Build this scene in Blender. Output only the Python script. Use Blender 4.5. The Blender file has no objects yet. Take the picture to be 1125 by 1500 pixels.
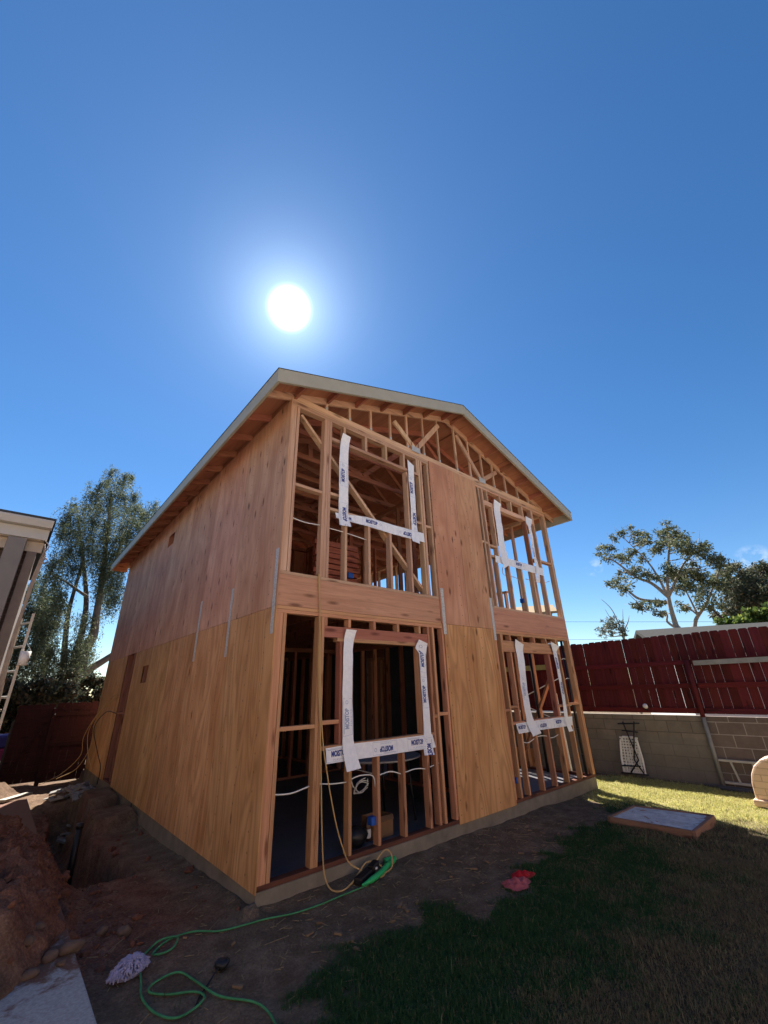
import bpy, math, random
import numpy as np
from mathutils import Vector, Matrix

random.seed(7)
RNG = np.random.default_rng(11)
scene = bpy.context.scene
COL = scene.collection
R = math.radians

# ------------------------------------------------------------------ helpers
class MB:
    """collects boxes, prisms and tubes; build() links them as one mesh object (world coordinates in)"""
    def __init__(self):
        self.v = []; self.f = []
    def add(self, vs, fs):
        n = len(self.v)
        self.v += [tuple(map(float, p)) for p in vs]
        self.f += [tuple(i + n for i in f) for f in fs]
        return self
    def box(self, x0, x1, y0, y1, z0, z1):
        return self.add([(x0,y0,z0),(x1,y0,z0),(x1,y1,z0),(x0,y1,z0),(x0,y0,z1),(x1,y0,z1),(x1,y1,z1),(x0,y1,z1)],
                        [(0,3,2,1),(4,5,6,7),(0,1,5,4),(1,2,6,5),(2,3,7,6),(3,0,4,7)])
    def prism(self, poly, axis, a, b):
        """poly: 2-D outline; extruded along axis from a to b (poly gives the two other coordinates in order)"""
        n = len(poly)
        def P(p, t):
            q = list(p); q.insert(axis, t); return q
        vs = [P(p, a) for p in poly] + [P(p, b) for p in poly]
        fs = [tuple(range(n)), tuple(range(2*n-1, n-1, -1))] + [(i, i+n, (i+1) % n + n, (i+1) % n) for i in range(n)]
        return self.add(vs, fs)
    def bar(self, p, q, w, h, up=(0,0,1)):
        p = Vector(p); q = Vector(q); d = (q-p).normalized(); u = Vector(up)
        s = d.cross(u)
        if s.length < 1e-4: s = d.cross(Vector((1,0,0)))
        s.normalize(); u = s.cross(d).normalized()
        s *= w/2; u *= h/2
        vs = [p-s-u, p+s-u, p+s+u, p-s+u, q-s-u, q+s-u, q+s+u, q-s+u]
        return self.add(vs, [(0,3,2,1),(4,5,6,7),(0,1,5,4),(1,2,6,5),(2,3,7,6),(3,0,4,7)])
    def tube(self, path, r, n=8, caps=True):
        path = [Vector(p) for p in path]
        rr = r if hasattr(r, '__len__') else [r]*len(path)
        prev = None; base = len(self.v); m = len(path)
        for i, p in enumerate(path):
            d = (path[min(i+1, m-1)] - path[max(i-1, 0)])
            d = d.normalized() if d.length > 1e-9 else Vector((0,0,1))
            if prev is None:
                a = Vector((0,0,1)) if abs(d.z) < .9 else Vector((1,0,0))
                s = d.cross(a).normalized()
            else:
                s = (prev - d*prev.dot(d))
                s = s.normalized() if s.length > 1e-6 else d.orthogonal().normalized()
            prev = s; t = d.cross(s)
            for k in range(n):
                an = 2*math.pi*k/n
                self.v.append(tuple(p + (s*math.cos(an) + t*math.sin(an))*rr[i]))
        for i in range(m-1):
            for k in range(n):
                a = base+i*n+k; b = base+i*n+(k+1) % n
                self.f.append((a, b, b+n, a+n))
        if caps:
            self.f.append(tuple(base+k for k in range(n-1, -1, -1)))
            self.f.append(tuple(base+(m-1)*n+k for k in range(n)))
        return self
    def blob(self, c, r, seed=0, rough=.25, nu=14, nv=9, flat=0.0):
        rn = random.Random(seed)
        ph = [(rn.uniform(-1,1), rn.uniform(-1,1), rn.uniform(-1,1), rn.uniform(0,6.28), rn.uniform(1.2,3.2)) for _ in range(6)]
        vs = []; fs = []
        for j in range(nv+1):
            th = math.pi*j/nv
            for i in range(nu):
                a = 2*math.pi*i/nu
                d = Vector((math.sin(th)*math.cos(a), math.sin(th)*math.sin(a), math.cos(th)))
                k = 1 + rough*sum(math.sin((d.x*p[0]+d.y*p[1]+d.z*p[2])*p[4]*1.6+p[3]) for p in ph)/3
                z = d.z*r[2]*k
                vs.append((c[0]+d.x*r[0]*k, c[1]+d.y*r[1]*k, c[2]+z))
        for j in range(nv):
            for i in range(nu):
                a = j*nu+i; b = j*nu+(i+1) % nu
                fs.append((a, a+nu, b+nu, b))
        return self.add(vs, fs)
    def build(self, name, mat, parent=None, smooth=False, bevel=0.0):
        off = wloc(parent)
        me = bpy.data.meshes.new(name)
        vs = [(x-off[0], y-off[1], z-off[2]) for x, y, z in self.v]
        me.from_pydata(vs, [], self.f); me.update()
        o = bpy.data.objects.new(name, me); COL.objects.link(o)
        me.materials.append(mat)
        if parent is not None: o.parent = parent
        if smooth: me.polygons.foreach_set('use_smooth', [True]*len(me.polygons))
        if bevel:
            m = o.modifiers.new('edge', 'BEVEL'); m.width = bevel; m.segments = 2; m.limit_method = 'ANGLE'
        return o

def wloc(o):
    p = Vector((0,0,0))
    while o is not None:
        p += Vector(o.location); o = o.parent
    return p

def tag(o, label, cat, group=None, kind=None):
    o['label'] = label; o['category'] = cat
    if group: o['group'] = group
    if kind: o['kind'] = kind
    return o

def thing(name, label, cat, loc=(0,0,0), group=None):
    o = bpy.data.objects.new(name, None); COL.objects.link(o); o.location = loc
    o.empty_display_size = .1
    return tag(o, label, cat, group)

def npmesh(name, verts, faces, mat, parent=None, smooth=False, attr=None, colattr=None):
    """verts (N,3); faces (M,k) all the same size; attr = per-face floats"""
    off = np.array(wloc(parent)); verts = verts - off
    me = bpy.data.meshes.new(name); k = faces.shape[1]
    me.vertices.add(len(verts)); me.vertices.foreach_set('co', verts.astype(np.float32).ravel())
    me.loops.add(faces.size); me.loops.foreach_set('vertex_index', faces.astype(np.int32).ravel())
    me.polygons.add(len(faces)); me.polygons.foreach_set('loop_start', (np.arange(len(faces))*k).astype(np.int32))
    me.update(calc_edges=True)
    if smooth: me.polygons.foreach_set('use_smooth', np.ones(len(faces), bool))
    if attr is not None:
        for nm, dat in attr.items():
            a = me.attributes.new(nm, 'FLOAT', 'FACE'); a.data.foreach_set('value', dat.astype(np.float32))
    if colattr is not None:
        for nm, dat in colattr.items():
            a = me.attributes.new(nm, 'FLOAT', 'POINT'); a.data.foreach_set('value', dat.astype(np.float32))
    me.validate()
    o = bpy.data.objects.new(name, me); COL.objects.link(o); me.materials.append(mat)
    if parent is not None: o.parent = parent
    return o

def noise2(x, y, seed=0):
    """value noise, vectorised"""
    xi = np.floor(x).astype(np.int64); yi = np.floor(y).astype(np.int64)
    xf = x-xi; yf = y-yi
    u = xf*xf*(3-2*xf); v = yf*yf*(3-2*yf)
    def h(a, b):
        n = (a*374761393 + b*668265263 + seed*1442695041) & 0x7fffffff
        n = ((n ^ (n >> 13))*1274126177) & 0x7fffffff
        return ((n ^ (n >> 16)) & 0xffff)/65535.0
    return (h(xi,yi)*(1-u)+h(xi+1,yi)*u)*(1-v) + (h(xi,yi+1)*(1-u)+h(xi+1,yi+1)*u)*v
def fbm(x, y, seed=0, oct=4):
    t = 0; a = .5; s = 0
    for i in range(oct):
        t = t + a*noise2(x*2**i, y*2**i, seed+i*17); s += a; a *= .5
    return t/s
def sstep(a, b, x):
    t = np.clip((x-a)/(b-a), 0, 1); return t*t*(3-2*t)

# ------------------------------------------------------------------ materials
def mat(name):
    m = bpy.data.materials.new(name); m.use_nodes = True
    nt = m.node_tree; nt.nodes.clear()
    out = nt.nodes.new('ShaderNodeOutputMaterial'); b = nt.nodes.new('ShaderNodeBsdfPrincipled')
    nt.links.new(b.outputs[0], out.inputs[0])
    return m, nt, b, out
def N(nt, typ, **kw):
    n = nt.nodes.new(typ)
    for k, v in kw.items():
        if k.startswith('i_'):
            key = k[2:]
            n.inputs[int(key) if key.isdigit() else key].default_value = v
        else: setattr(n, k, v)
    return n
def ramp(nt, stops, interp='LINEAR'):
    r = nt.nodes.new('ShaderNodeValToRGB'); cr = r.color_ramp; cr.interpolation = interp
    while len(cr.elements) < len(stops): cr.elements.new(.5)
    for e, (p, c) in zip(cr.elements, stops):
        e.position = p; e.color = (*c, 1) if len(c) == 3 else c
    return r
def L(nt, a, b): nt.links.new(a, b)
def mixc(nt, fac, a, b, mode='MIX'):
    m = nt.nodes.new('ShaderNodeMix'); m.data_type = 'RGBA'; m.blend_type = mode
    if isinstance(fac, (int, float)): m.inputs[0].default_value = fac
    else: L(nt, fac, m.inputs[0])
    for s, x in ((6, a), (7, b)):
        if isinstance(x, tuple): m.inputs[s].default_value = (*x, 1) if len(x) == 3 else x
        else: L(nt, x, m.inputs[s])
    return m.outputs[2]
def mth(nt, op, a, b=None, clamp=False):
    n = nt.nodes.new('ShaderNodeMath'); n.operation = op; n.use_clamp = clamp
    for i, x in enumerate((a, b)):
        if x is None: continue
        if isinstance(x, (int, float)): n.inputs[i].default_value = x
        else: L(nt, x, n.inputs[i])
    return n.outputs[0]
def bump(nt, b, h, strength=.3, dist=.01):
    n = nt.nodes.new('ShaderNodeBump'); n.inputs['Strength'].default_value = strength; n.inputs['Distance'].default_value = dist
    L(nt, h, n.inputs['Height']); L(nt, n.outputs[0], b.inputs['Normal'])
def objcoord(nt, rand=True):
    tc = nt.nodes.new('ShaderNodeTexCoord')
    if not rand: return tc.outputs['Object'], None
    oi = nt.nodes.new('ShaderNodeObjectInfo')
    add = nt.nodes.new('ShaderNodeVectorMath'); add.operation = 'MULTIPLY_ADD'
    add.inputs[1].default_value = (1,1,1)
    cmb = nt.nodes.new('ShaderNodeCombineXYZ')
    for i, k in enumerate((37.0, 53.0, 71.0)): L(nt, mth(nt, 'MULTIPLY', oi.outputs['Random'], k), cmb.inputs[i])
    L(nt, tc.outputs['Object'], add.inputs[0]); L(nt, cmb.outputs[0], add.inputs[2])
    return add.outputs[0], oi.outputs['Random']
def mapping(nt, vec, scale):
    m = nt.nodes.new('ShaderNodeMapping'); m.inputs['Scale'].default_value = scale
    L(nt, vec, m.inputs['Vector']); return m.outputs[0]

def lumber(name, axis, dark, light, vary=.35, rough=.72, island=False):
    m, nt, b, _ = mat(name)
    vec, rnd = objcoord(nt)
    if island:
        g_ = nt.nodes.new('ShaderNodeNewGeometry'); rnd = g_.outputs['Random Per Island']
    def sc(al, ac):
        s = [ac]*3; s[axis] = al; return tuple(s)
    n1 = N(nt, 'ShaderNodeTexNoise', i_Scale=1.0, i_Detail=5.0, i_Roughness=.6, i_Distortion=.5); L(nt, mapping(nt, vec, sc(1.1, 24)), n1.inputs['Vector'])
    n2 = N(nt, 'ShaderNodeTexNoise', i_Scale=1.0, i_Detail=3.0); L(nt, mapping(nt, vec, sc(.9, 3.2)), n2.inputs['Vector'])
    n3 = N(nt, 'ShaderNodeTexNoise', i_Scale=1.0, i_Detail=2.0); L(nt, mapping(nt, vec, sc(3.5, 90)), n3.inputs['Vector'])
    r = ramp(nt, [(.3, dark), (.7, light)]); L(nt, mth(nt, 'ADD', mth(nt, 'MULTIPLY', n1.outputs[0], .7), mth(nt, 'MULTIPLY', n2.outputs[0], .3)), r.inputs[0])
    c = mixc(nt, mth(nt, 'MULTIPLY', sat01(nt, n3.outputs[0], .5, .75), .35), r.outputs[0], tuple(x*.55 for x in dark))
    # knots
    vo = N(nt, 'ShaderNodeTexVoronoi', i_Scale=1.0, i_Randomness=1.0); L(nt, mapping(nt, vec, sc(2.1, 9.0)), vo.inputs['Vector'])
    kn = mth(nt, 'SUBTRACT', 1.0, sat01(nt, vo.outputs['Distance'], .09, .24))
    c = mixc(nt, mth(nt, 'MULTIPLY', kn, .75), c, (dark[0]*.3, dark[1]*.22, dark[2]*.2))
    hs = N(nt, 'ShaderNodeHueSaturation'); L(nt, c, hs.inputs['Color'])
    L(nt, mth(nt, 'ADD', mth(nt, 'MULTIPLY', rnd, vary), 1-vary*.5), hs.inputs['Value'])
    r2 = mth(nt, 'FRACT', mth(nt, 'MULTIPLY', rnd, 7.31))
    L(nt, mth(nt, 'ADD', mth(nt, 'MULTIPLY', r2, .020), .487), hs.inputs['Hue'])
    L(nt, hs.outputs[0], b.inputs['Base Color']); b.inputs['Roughness'].default_value = rough
    b.inputs['Specular IOR Level'].default_value = .25
    bump(nt, b, n1.outputs[0], .25, .004)
    return m
def sat01(nt, x, a, bb):
    n = nt.nodes.new('ShaderNodeMapRange'); n.clamp = True
    n.inputs['From Min'].default_value = a; n.inputs['From Max'].default_value = bb
    L(nt, x, n.inputs['Value']); return n.outputs[0]

def plywood(name, u, dark, light, cath=.5, patch=.5, pale=0.0):
    """u: horizontal axis in the sheet's plane (0 x, 1 y); grain runs up the sheet"""
    m, nt, b, _ = mat(name)
    vec, rnd = objcoord(nt)
    def sc(su, sv):
        s = [1.0, 1.0, sv]; s[u] = su; s[1-u] = .3; return tuple(s)
    n0 = N(nt, 'ShaderNodeTexNoise', i_Scale=1.0, i_Detail=2.0, i_Roughness=.45, i_Distortion=.35); L(nt, mapping(nt, vec, sc(2.6, .42)), n0.inputs['Vector'])
    ring = mth(nt, 'SINE', mth(nt, 'MULTIPLY', n0.outputs[0], 70.0))
    ring2 = mth(nt, 'POWER', mth(nt, 'ADD', mth(nt, 'MULTIPLY', ring, .5), .5), 2.0)
    st = N(nt, 'ShaderNodeTexNoise', i_Scale=1.0, i_Detail=5.0, i_Roughness=.65); L(nt, mapping(nt, vec, sc(60, 1.3)), st.inputs['Vector'])
    big = N(nt, 'ShaderNodeTexNoise', i_Scale=1.0, i_Detail=4.0, i_Distortion=.6); L(nt, mapping(nt, vec, sc(3.2, 1.5)), big.inputs['Vector'])
    r = ramp(nt, [(.38, dark), (.62, light)])
    L(nt, mth(nt, 'ADD', mth(nt, 'MULTIPLY', st.outputs[0], .22), mth(nt, 'ADD', mth(nt, 'MULTIPLY', big.outputs[0], .48), mth(nt, 'MULTIPLY', n0.outputs[0], .30))), r.inputs[0])
    c = mixc(nt, mth(nt, 'MULTIPLY', ring2, cath), r.outputs[0], tuple(x*.58 for x in dark))
    # small upright knots and plugs
    vo = N(nt, 'ShaderNodeTexVoronoi', i_Scale=1.0, i_Randomness=1.0); L(nt, mapping(nt, vec, sc(7.0, 2.6)), vo.inputs['Vector'])
    kn = mth(nt, 'SUBTRACT', 1.0, sat01(nt, vo.outputs['Distance'], .075, .20))
    g = N(nt, 'ShaderNodeTexWhiteNoise'); L(nt, vo.outputs['Position'], g.inputs['Vector'])
    kn = mth(nt, 'MULTIPLY', kn, mth(nt, 'GREATER_THAN', g.outputs['Value'], 1-patch))
    c = mixc(nt, mth(nt, 'MULTIPLY', kn, .82), c, (dark[0]*.22, dark[1]*.16, dark[2]*.15))
    tc2 = N(nt, 'ShaderNodeTexCoord'); sp = N(nt, 'ShaderNodeSeparateXYZ'); L(nt, tc2.outputs['Object'], sp.inputs[0])
    fu = mth(nt, 'ABSOLUTE', mth(nt, 'SUBTRACT', mth(nt, 'FRACT', mth(nt, 'MULTIPLY', sp.outputs[u], 1/.4064)), .5))
    fv = mth(nt, 'ABSOLUTE', mth(nt, 'SUBTRACT', mth(nt, 'FRACT', mth(nt, 'MULTIPLY', sp.outputs[2], 1/.152)), .5))
    nail = mth(nt, 'MULTIPLY', mth(nt, 'LESS_THAN', fu, .020), mth(nt, 'LESS_THAN', fv, .055))
    c = mixc(nt, mth(nt, 'MULTIPLY', nail, .55), c, (.06,.04,.03))
    hs = N(nt, 'ShaderNodeHueSaturation'); L(nt, c, hs.inputs['Color'])
    L(nt, mth(nt, 'ADD', mth(nt, 'MULTIPLY', rnd, .22), .89), hs.inputs['Value'])
    r2 = mth(nt, 'FRACT', mth(nt, 'MULTIPLY', rnd, 5.77))
    L(nt, mth(nt, 'ADD', mth(nt, 'MULTIPLY', r2, .014), .493), hs.inputs['Hue'])
    L(nt, hs.outputs[0], b.inputs['Base Color'])
    b.inputs['Roughness'].default_value = .7; b.inputs['Specular IOR Level'].default_value = .22
    bump(nt, b, mth(nt, 'ADD', st.outputs[0], mth(nt, 'MULTIPLY', ring2, .3)), .2, .003)
    return m

def plain(name, col, rough=.6, var=.12, scale=6.0, metal=0.0, bmp=.0, spec=.4):
    m, nt, b, _ = mat(name)
    vec, rnd = objcoord(nt)
    n = N(nt, 'ShaderNodeTexNoise', i_Scale=scale, i_Detail=6.0, i_Roughness=.6); L(nt, vec, n.inputs['Vector'])
    r = ramp(nt, [(.25, tuple(max(0, c*(1-var)) for c in col)), (.75, tuple(min(1, c*(1+var)) for c in col))])
    L(nt, n.outputs[0], r.inputs[0]); L(nt, r.outputs[0], b.inputs['Base Color'])
    b.inputs['Roughness'].default_value = rough; b.inputs['Metallic'].default_value = metal
    b.inputs['Specular IOR Level'].default_value = spec
    if bmp: bump(nt, b, n.outputs[0], bmp, .01)
    return m

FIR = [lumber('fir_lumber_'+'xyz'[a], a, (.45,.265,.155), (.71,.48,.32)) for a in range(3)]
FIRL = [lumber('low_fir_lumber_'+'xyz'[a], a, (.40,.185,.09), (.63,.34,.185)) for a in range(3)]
FIR_RED_SHADED = [lumber('red_and_shaded_fir_lumber_'+'xyz'[a], a, (.28,.105,.06), (.46,.205,.125)) for a in range(3)]  # red fir; on trusses and partitions its dark tone paints interior shade
PTW = lumber('treated_plate', 0, (.10,.035,.022), (.17,.06,.04))
PTWY = lumber('treated_plate_y', 1, (.10,.035,.022), (.17,.06,.04))
BEAM = lumber('rim_beam_wood', 0, (.40,.20,.115), (.60,.335,.205), vary=.15)
PLY_UP_L = plywood('weathered_sheathing_side', 1, (.455,.215,.125), (.67,.385,.245), cath=.22, patch=.8)
PLY_UP_F = plywood('weathered_sheathing_front', 0, (.44,.207,.115), (.62,.345,.205), cath=.25, patch=.75)
PLY_LO_L = plywood('golden_sheathing_side', 1, (.475,.228,.083), (.70,.40,.18), cath=.42, patch=.22)
PLY_LO_F = plywood('golden_sheathing_front', 0, (.455,.213,.08), (.67,.375,.168), cath=.42, patch=.4)
ROOFPLY = plywood('roof_sheathing', 0, (.36,.15,.085), (.50,.235,.14), cath=.25, patch=.4)
PRIMED = plain('primed_board', (.38,.36,.285), .6, .08, 5)
FELT_AND_SHADE = plain('roof_felt', (.05,.06,.075), .8, .2, 8)  # roofing felt, also painting deep shade on the lower partition boards
GALV = plain('galvanised_steel', (.50,.50,.48), .5, .40, 55, metal=.15)
CONCRETE = plain('stem_concrete', (.20,.168,.13), .9, .3, 5, bmp=.4)
FLOORC = plain('slab_concrete', (.13,.13,.145), .5, .2, 3, bmp=.05)
BLACK = plain('black_plastic', (.012,.012,.014), .45, .2, 20)
BLUEBOX = plain('blue_plastic', (.015,.09,.42), .4, .1, 10)
WHITEP = plain('white_plastic', (.72,.70,.66), .5, .06, 10)
ROMEX = plain('white_cable_jacket', (.78,.77,.72), .45, .05, 10)
YCORD = plain('tan_cord_jacket', (.50,.32,.13), .6, .1, 10)
GHOSE = plain('green_cord_jacket', (.06,.24,.10), .75, .35, 14, spec=.2)
GSTRAP = plain('bright_green_rubber', (.025,.42,.12), .4, .1, 8)

# ------------------------------------------------------------------ house: measured on the photograph, metres
W, D = 6.325, 9.33
Z1, Z2 = 2.365, 2.703          # rim beam underside and top
ZP = 4.96                      # underside of the upper top plate
EO, GO = .413, .416            # eave and rake overhang
def zf(x):                     # underside of the rake board
    return 4.834 + .3367*(min(x, W-x) + EO)
T = .038; DP = .089
house = thing('wood_frame_house', 'two-storey timber framed house under construction with open studs and plywood sheathing', 'house', (0,0,0))
WF = MB()                      # hidden framing

# foundation and floors
MB().box(0, W, 0, D, -.75, -.003).build('foundation', CONCRETE, house, bevel=.006)
MB().box(.02, W-.02, .02, D-.02, -.003, .0).build('floor_slab', FLOORC, house)
for y in (6.02, 4.45):
    MB().box(-.006, -.001, y, y+.045, -.45, -.004).build('anchor_strap', BLACK, house)

def jit(a=.003): return random.uniform(-a, a)
def stud(name, x1, z0, z1, up, y0=0.0, d=DP, w=T, parent=None, m=None):
    j = jit(.002)
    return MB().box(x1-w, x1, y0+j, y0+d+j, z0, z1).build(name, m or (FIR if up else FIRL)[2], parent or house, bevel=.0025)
def plate(name, x0, x1, z0, z1, up, y0=0.0, d=DP, m=None):
    return MB().box(x0, x1, y0, y0+d, z0, z1).build(name, m or (FIR if up else FIRL)[0], house, bevel=.0025)

# --- lower front wall
for x0, x1 in ((0, 2.60), (3.825, W)):
    plate('bottom_plate', x0, x1, 0, T, 0, m=PTW, y0=.001)
MB().box(2.60, 3.825, .02, DP, 0, T).build('bottom_plate', PTW, house)
for x0, x1 in ((0.0, 2.60), (3.825, W)):
    plate('top_plate', x0, x1, 2.289, 2.325, 0, y0=.002)
    plate('top_plate', x0, x1, 2.327, 2.363, 0)
for x in (.079, .121, .553, .594, 2.305, 2.397, 2.598): stud('stud', x, T, 2.288, 0, w=.079 if x == .079 else T)
for x in (3.868, 4.018, 5.862, 6.045 + .0): 
    if x != 6.045: stud('stud', x, T, 2.288, 0)
stud('corner_stud', W, T, 2.288, 0, w=.052); stud('corner_stud', W-.054, T, 2.288, 0)
stud('trimmer_stud', .850, 1.001, 2.028, 0, m=FIR_RED_SHADED[2]); stud('trimmer_stud', 2.098, 1.001, 2.028, 0, m=FIRL[2])
stud('trimmer_stud', 4.250, 1.001, 2.018, 0); stud('trimmer_stud', 5.440, 1.001, 2.018, 0, m=FIR_RED_SHADED[2])
plate('window_sill', .595, 2.266, .962, 1.0, 0); plate('window_sill', 4.019, 5.823, .962, 1.0, 0)
for x in (.982, 1.365, 1.745, 2.15, 4.236, 4.637, 5.022, 5.400): stud('cripple_stud', x, T, .961, 0)
plate('header', .595, 2.266, 2.07, 2.19, 0, y0=.006, m=FIR_RED_SHADED[0]); plate('header', .772, 2.266, 2.029, 2.069, 0, y0=-.002)
plate('header', 4.019, 5.823, 2.062, 2.195, 0, y0=.003); plate('header', 4.019, 5.823, 2.020, 2.061, 0, y0=-.002)
for x in (.634, .962, 1.345, 1.742, 2.135, 4.056, 4.287, 4.654, 5.046, 5.442, 5.80): stud('cripple_stud', x, 2.197 if x > 3 else 2.191, 2.288, 0)
for x0, x1, z in ((.122, .514, 1.17), (.595, .811, 1.195), (2.306, 2.358, 1.16), (2.398, 2.559, 1.18), (3.869, 3.979, 1.15), (4.019, 4.211, 1.185), (5.441, 5.823, 1.14), (5.863, 6.23, 1.155)):
    plate('blocking', x0, x1, z, z+T, 0, y0=.003)
# --- rim beams
MB().box(-.001, 2.600, .0, .045, Z1, Z2).build('rim_beam', BEAM, house, bevel=.004)
MB().box(3.81, W, .0, .045, Z1, Z2).build('rim_beam', BEAM, house, bevel=.004)
MB().box(2.6005, 3.8095, .014, .045, Z1, Z2).build('rim_beam', BEAM, house)
# --- upper front wall
for x0, x1 in ((0, 2.555), (3.81, W)):
    plate('sole_plate', x0, x1, Z2+.001, Z2+T, 1)
    plate('top_plate', x0, x1, ZP, ZP+.037, 1, y0=.002)
    plate('top_plate', x0, x1, ZP+.039, ZP+.076, 1)
MB().box(2.5555, 3.8095, .014, DP, ZP, ZP+.076).build('top_plate', FIR[0], house)
for x in (.075, .120, .545, .585, .627, 2.343, 2.394, 2.553): stud('stud', x, Z2+T+.001, ZP-.001, 1, w=.074 if x == .075 else T)
for x in (3.93, 4.045, 5.80): stud('stud', x, Z2+T+.001, ZP-.001, 1)
stud('corner_stud', W-.004, Z2+T+.001, ZP-.001, 1, w=.05); stud('corner_stud', W-.056, Z2+T+.001, ZP-.001, 1)
stud('trimmer_stud', 2.060, 3.661, 4.65, 1); stud('trimmer_stud', 4.300, 3.661, 4.63, 1); stud('trimmer_stud', 5.465, 3.661, 4.63, 1, m=FIR_RED_SHADED[2])
plate('window_sill', .628, 2.304, 3.622, 3.66, 1); plate('window_sill', 4.046, 5.761, 3.622, 3.66, 1)
for x in (.898, 1.281, 1.668, 2.056, 4.225, 4.582, 5.003, 5.395): stud('cripple_stud', x, Z2+T+.001, 3.621, 1)
plate('header', .628, 2.304, 4.665, 4.712, 1, y0=-.001)
plate('header', 4.046, 5.761, 4.635, 4.73, 1, y0=-.001)
for x in (.862, 1.249, 1.637, 2.014, 2.30): stud('cripple_stud', x, 4.713, ZP-.001, 1)
for x in (4.196, 4.625, 5.003, 5.417, 5.757): stud('cripple_stud', x, 4.731, ZP-.001, 1)
for x0, x1, z in ((.121, .506, 3.815), (.628, .80, 3.84), (2.061, 2.304, 3.82), (2.395, 2.514, 3.80), (3.931, 4.006, 3.845), (4.046, 4.261, 3.82), (5.466, 5.761, 3.80), (5.801, 6.22, 3.825), (3.82, 3.891, 3.85)):
    plate('blocking', x0, x1, z, z+T, 1, y0=.003)
MB().bar((.185,.112,4.92), (2.37,.112,2.78), .038, .085, up=(0,1,0)).build('diagonal_brace', FIR[2], house)

# --- plywood sheets, every sheet a part
def sheet(axis, a0, a1, z0, z1, m, holes=()):
    """axis 0: on the front (x from a0 to a1); axis 1: on the left side (y from a0 to a1)"""
    b = MB(); g = .0025; th = random.uniform(.0105, .013)
    xs = sorted({a0+g, a1-g} | {v for h in holes for v in h[:2] if a0 < v < a1}); zs = sorted({z0, z1} | {v for h in holes for v in h[2:] if z0 < v < z1})
    for i in range(len(xs)-1):
        for k in range(len(zs)-1):
            cx = (xs[i]+xs[i+1])/2; cz = (zs[k]+zs[k+1])/2
            if any(h[0] < cx < h[1] and h[2] < cz < h[3] for h in holes): continue
            if axis == 0: b.box(xs[i], xs[i+1], -.013, -.001, zs[k], zs[k+1])
            else: b.box(-.013, -.001, xs[i], xs[i+1], zs[k], zs[k+1])
    return b.build('plywood_sheet', m, house)
sheet(0, 2.600, 3.825, -.012, 2.352, PLY_LO_F)
sheet(0, 2.560, 3.19, 2.356, 5.035, PLY_UP_F); sheet(0, 3.19, 3.815, 2.356, 5.035, PLY_UP_F)
ys = [-.013, 1.235, 2.44, 3.66, 4.88, 6.10, 7.32, 8.54, D]
HL = [(4.98, 5.42, 1.745, 2.045), (6.20, 7.04, -.1, 2.375)]
HU = [(4.83, 5.30, 4.40, 4.66)]
yu = [-.013, .10, 1.235, 2.44, 3.66, 4.88, 6.10, 7.32, 8.54, D]
for i in range(len(ys)-1): sheet(1, ys[i], ys[i+1], -.012, 2.352, PLY_LO_L, HL)
for i in range(len(yu)-1): sheet(1, yu[i], yu[i+1], 2.356, 5.035, PLY_UP_L, HU)
# door opening on the side: treated sill, jambs
MB().box(-.001, .088, 6.20, 7.04, .0, .03).build('door_sill', PTWY, house)
for y in (6.24, 6.45, 6.98): MB().box(.0, DP, y-T, y, .031, 2.37).build('stud', FIR_RED_SHADED[2], house)
MB().box(.012, .05, 6.20, 7.04, 2.375, 2.45).build('header', FIR_RED_SHADED[1], house)

# straps
def strap(x0, z0, x1, z1, w):
    MB().prism([(x0-w/2, z0), (x0+w/2, z0), (x1+w/2, z1), (x1-w/2, z1)], 1, -.019, -.0145).build('metal_strap', GALV, house)
strap(2.617, 2.21, 2.617, 2.87, .062); strap(3.822, 2.185, 3.818, 2.86, .062)
for y0, z0, z1 in ((.055, 2.075, 3.0), (1.245, 1.93, 2.77), (2.43, 1.95, 2.80)):
    MB().box(-.019, -.0145, y0-.03, y0+.03, z0, z1).build('metal_strap', GALV, house)

# --- side and back framing
for up, z0, z1 in ((0, T, 2.289), (1, Z2+T+.001, ZP-.001)):
    y = .50; k = 0
    while y < D-.15:
        win = 1.2 < y < 2.5 if up else False
        if not win:
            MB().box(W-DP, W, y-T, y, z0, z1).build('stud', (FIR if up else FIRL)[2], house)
        else:
            MB().box(W-DP, W, y-T, y, z0, 3.46).build('cripple_stud', FIR[2], house)
        y += .4064 if y > .6 else .36
    MB().box(W-DP, W, .09, D-.09, z0-T, z0-.001).build('bottom_plate', PTWY if not up else FIR[1], house)
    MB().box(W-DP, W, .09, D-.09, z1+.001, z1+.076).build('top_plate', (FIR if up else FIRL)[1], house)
MB().box(W-DP, W, 1.19, 2.62, 3.461, 3.499).build('window_sill', FIR[1], house)
MB().box(W-DP+.003, W-.003, 1.19, 2.62, 4.62, 4.80).build('header', FIR_RED_SHADED[1], house)
MB().box(W-.045, W, .046, D, Z1, Z2).build('rim_beam', BEAM, house)
MB().bar((W-.12, .43, 1.70), (W-.12, 1.42, .05), .038, .10, up=(1,0,0)).build('diagonal_brace', FIRL[2], house)
for up, z0, z1 in ((0, T, 2.36), (1, Z2+T, 5.03)):
    y = .45
    while y < D-.1:
        if not (not up and 6.15 < y < 7.1): WF.box(.001, DP, y-T, y, z0, z1)
        y += .4064
    WF.box(.0, DP, .09, 6.19 if not up else D, z0-T+.0005, z0)
    for y in np.arange(.45, D-.6, .4064): WF.box(.001, DP, y+.001, y+.4064-T-.001, z0+1.15, z0+1.15+T)
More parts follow.
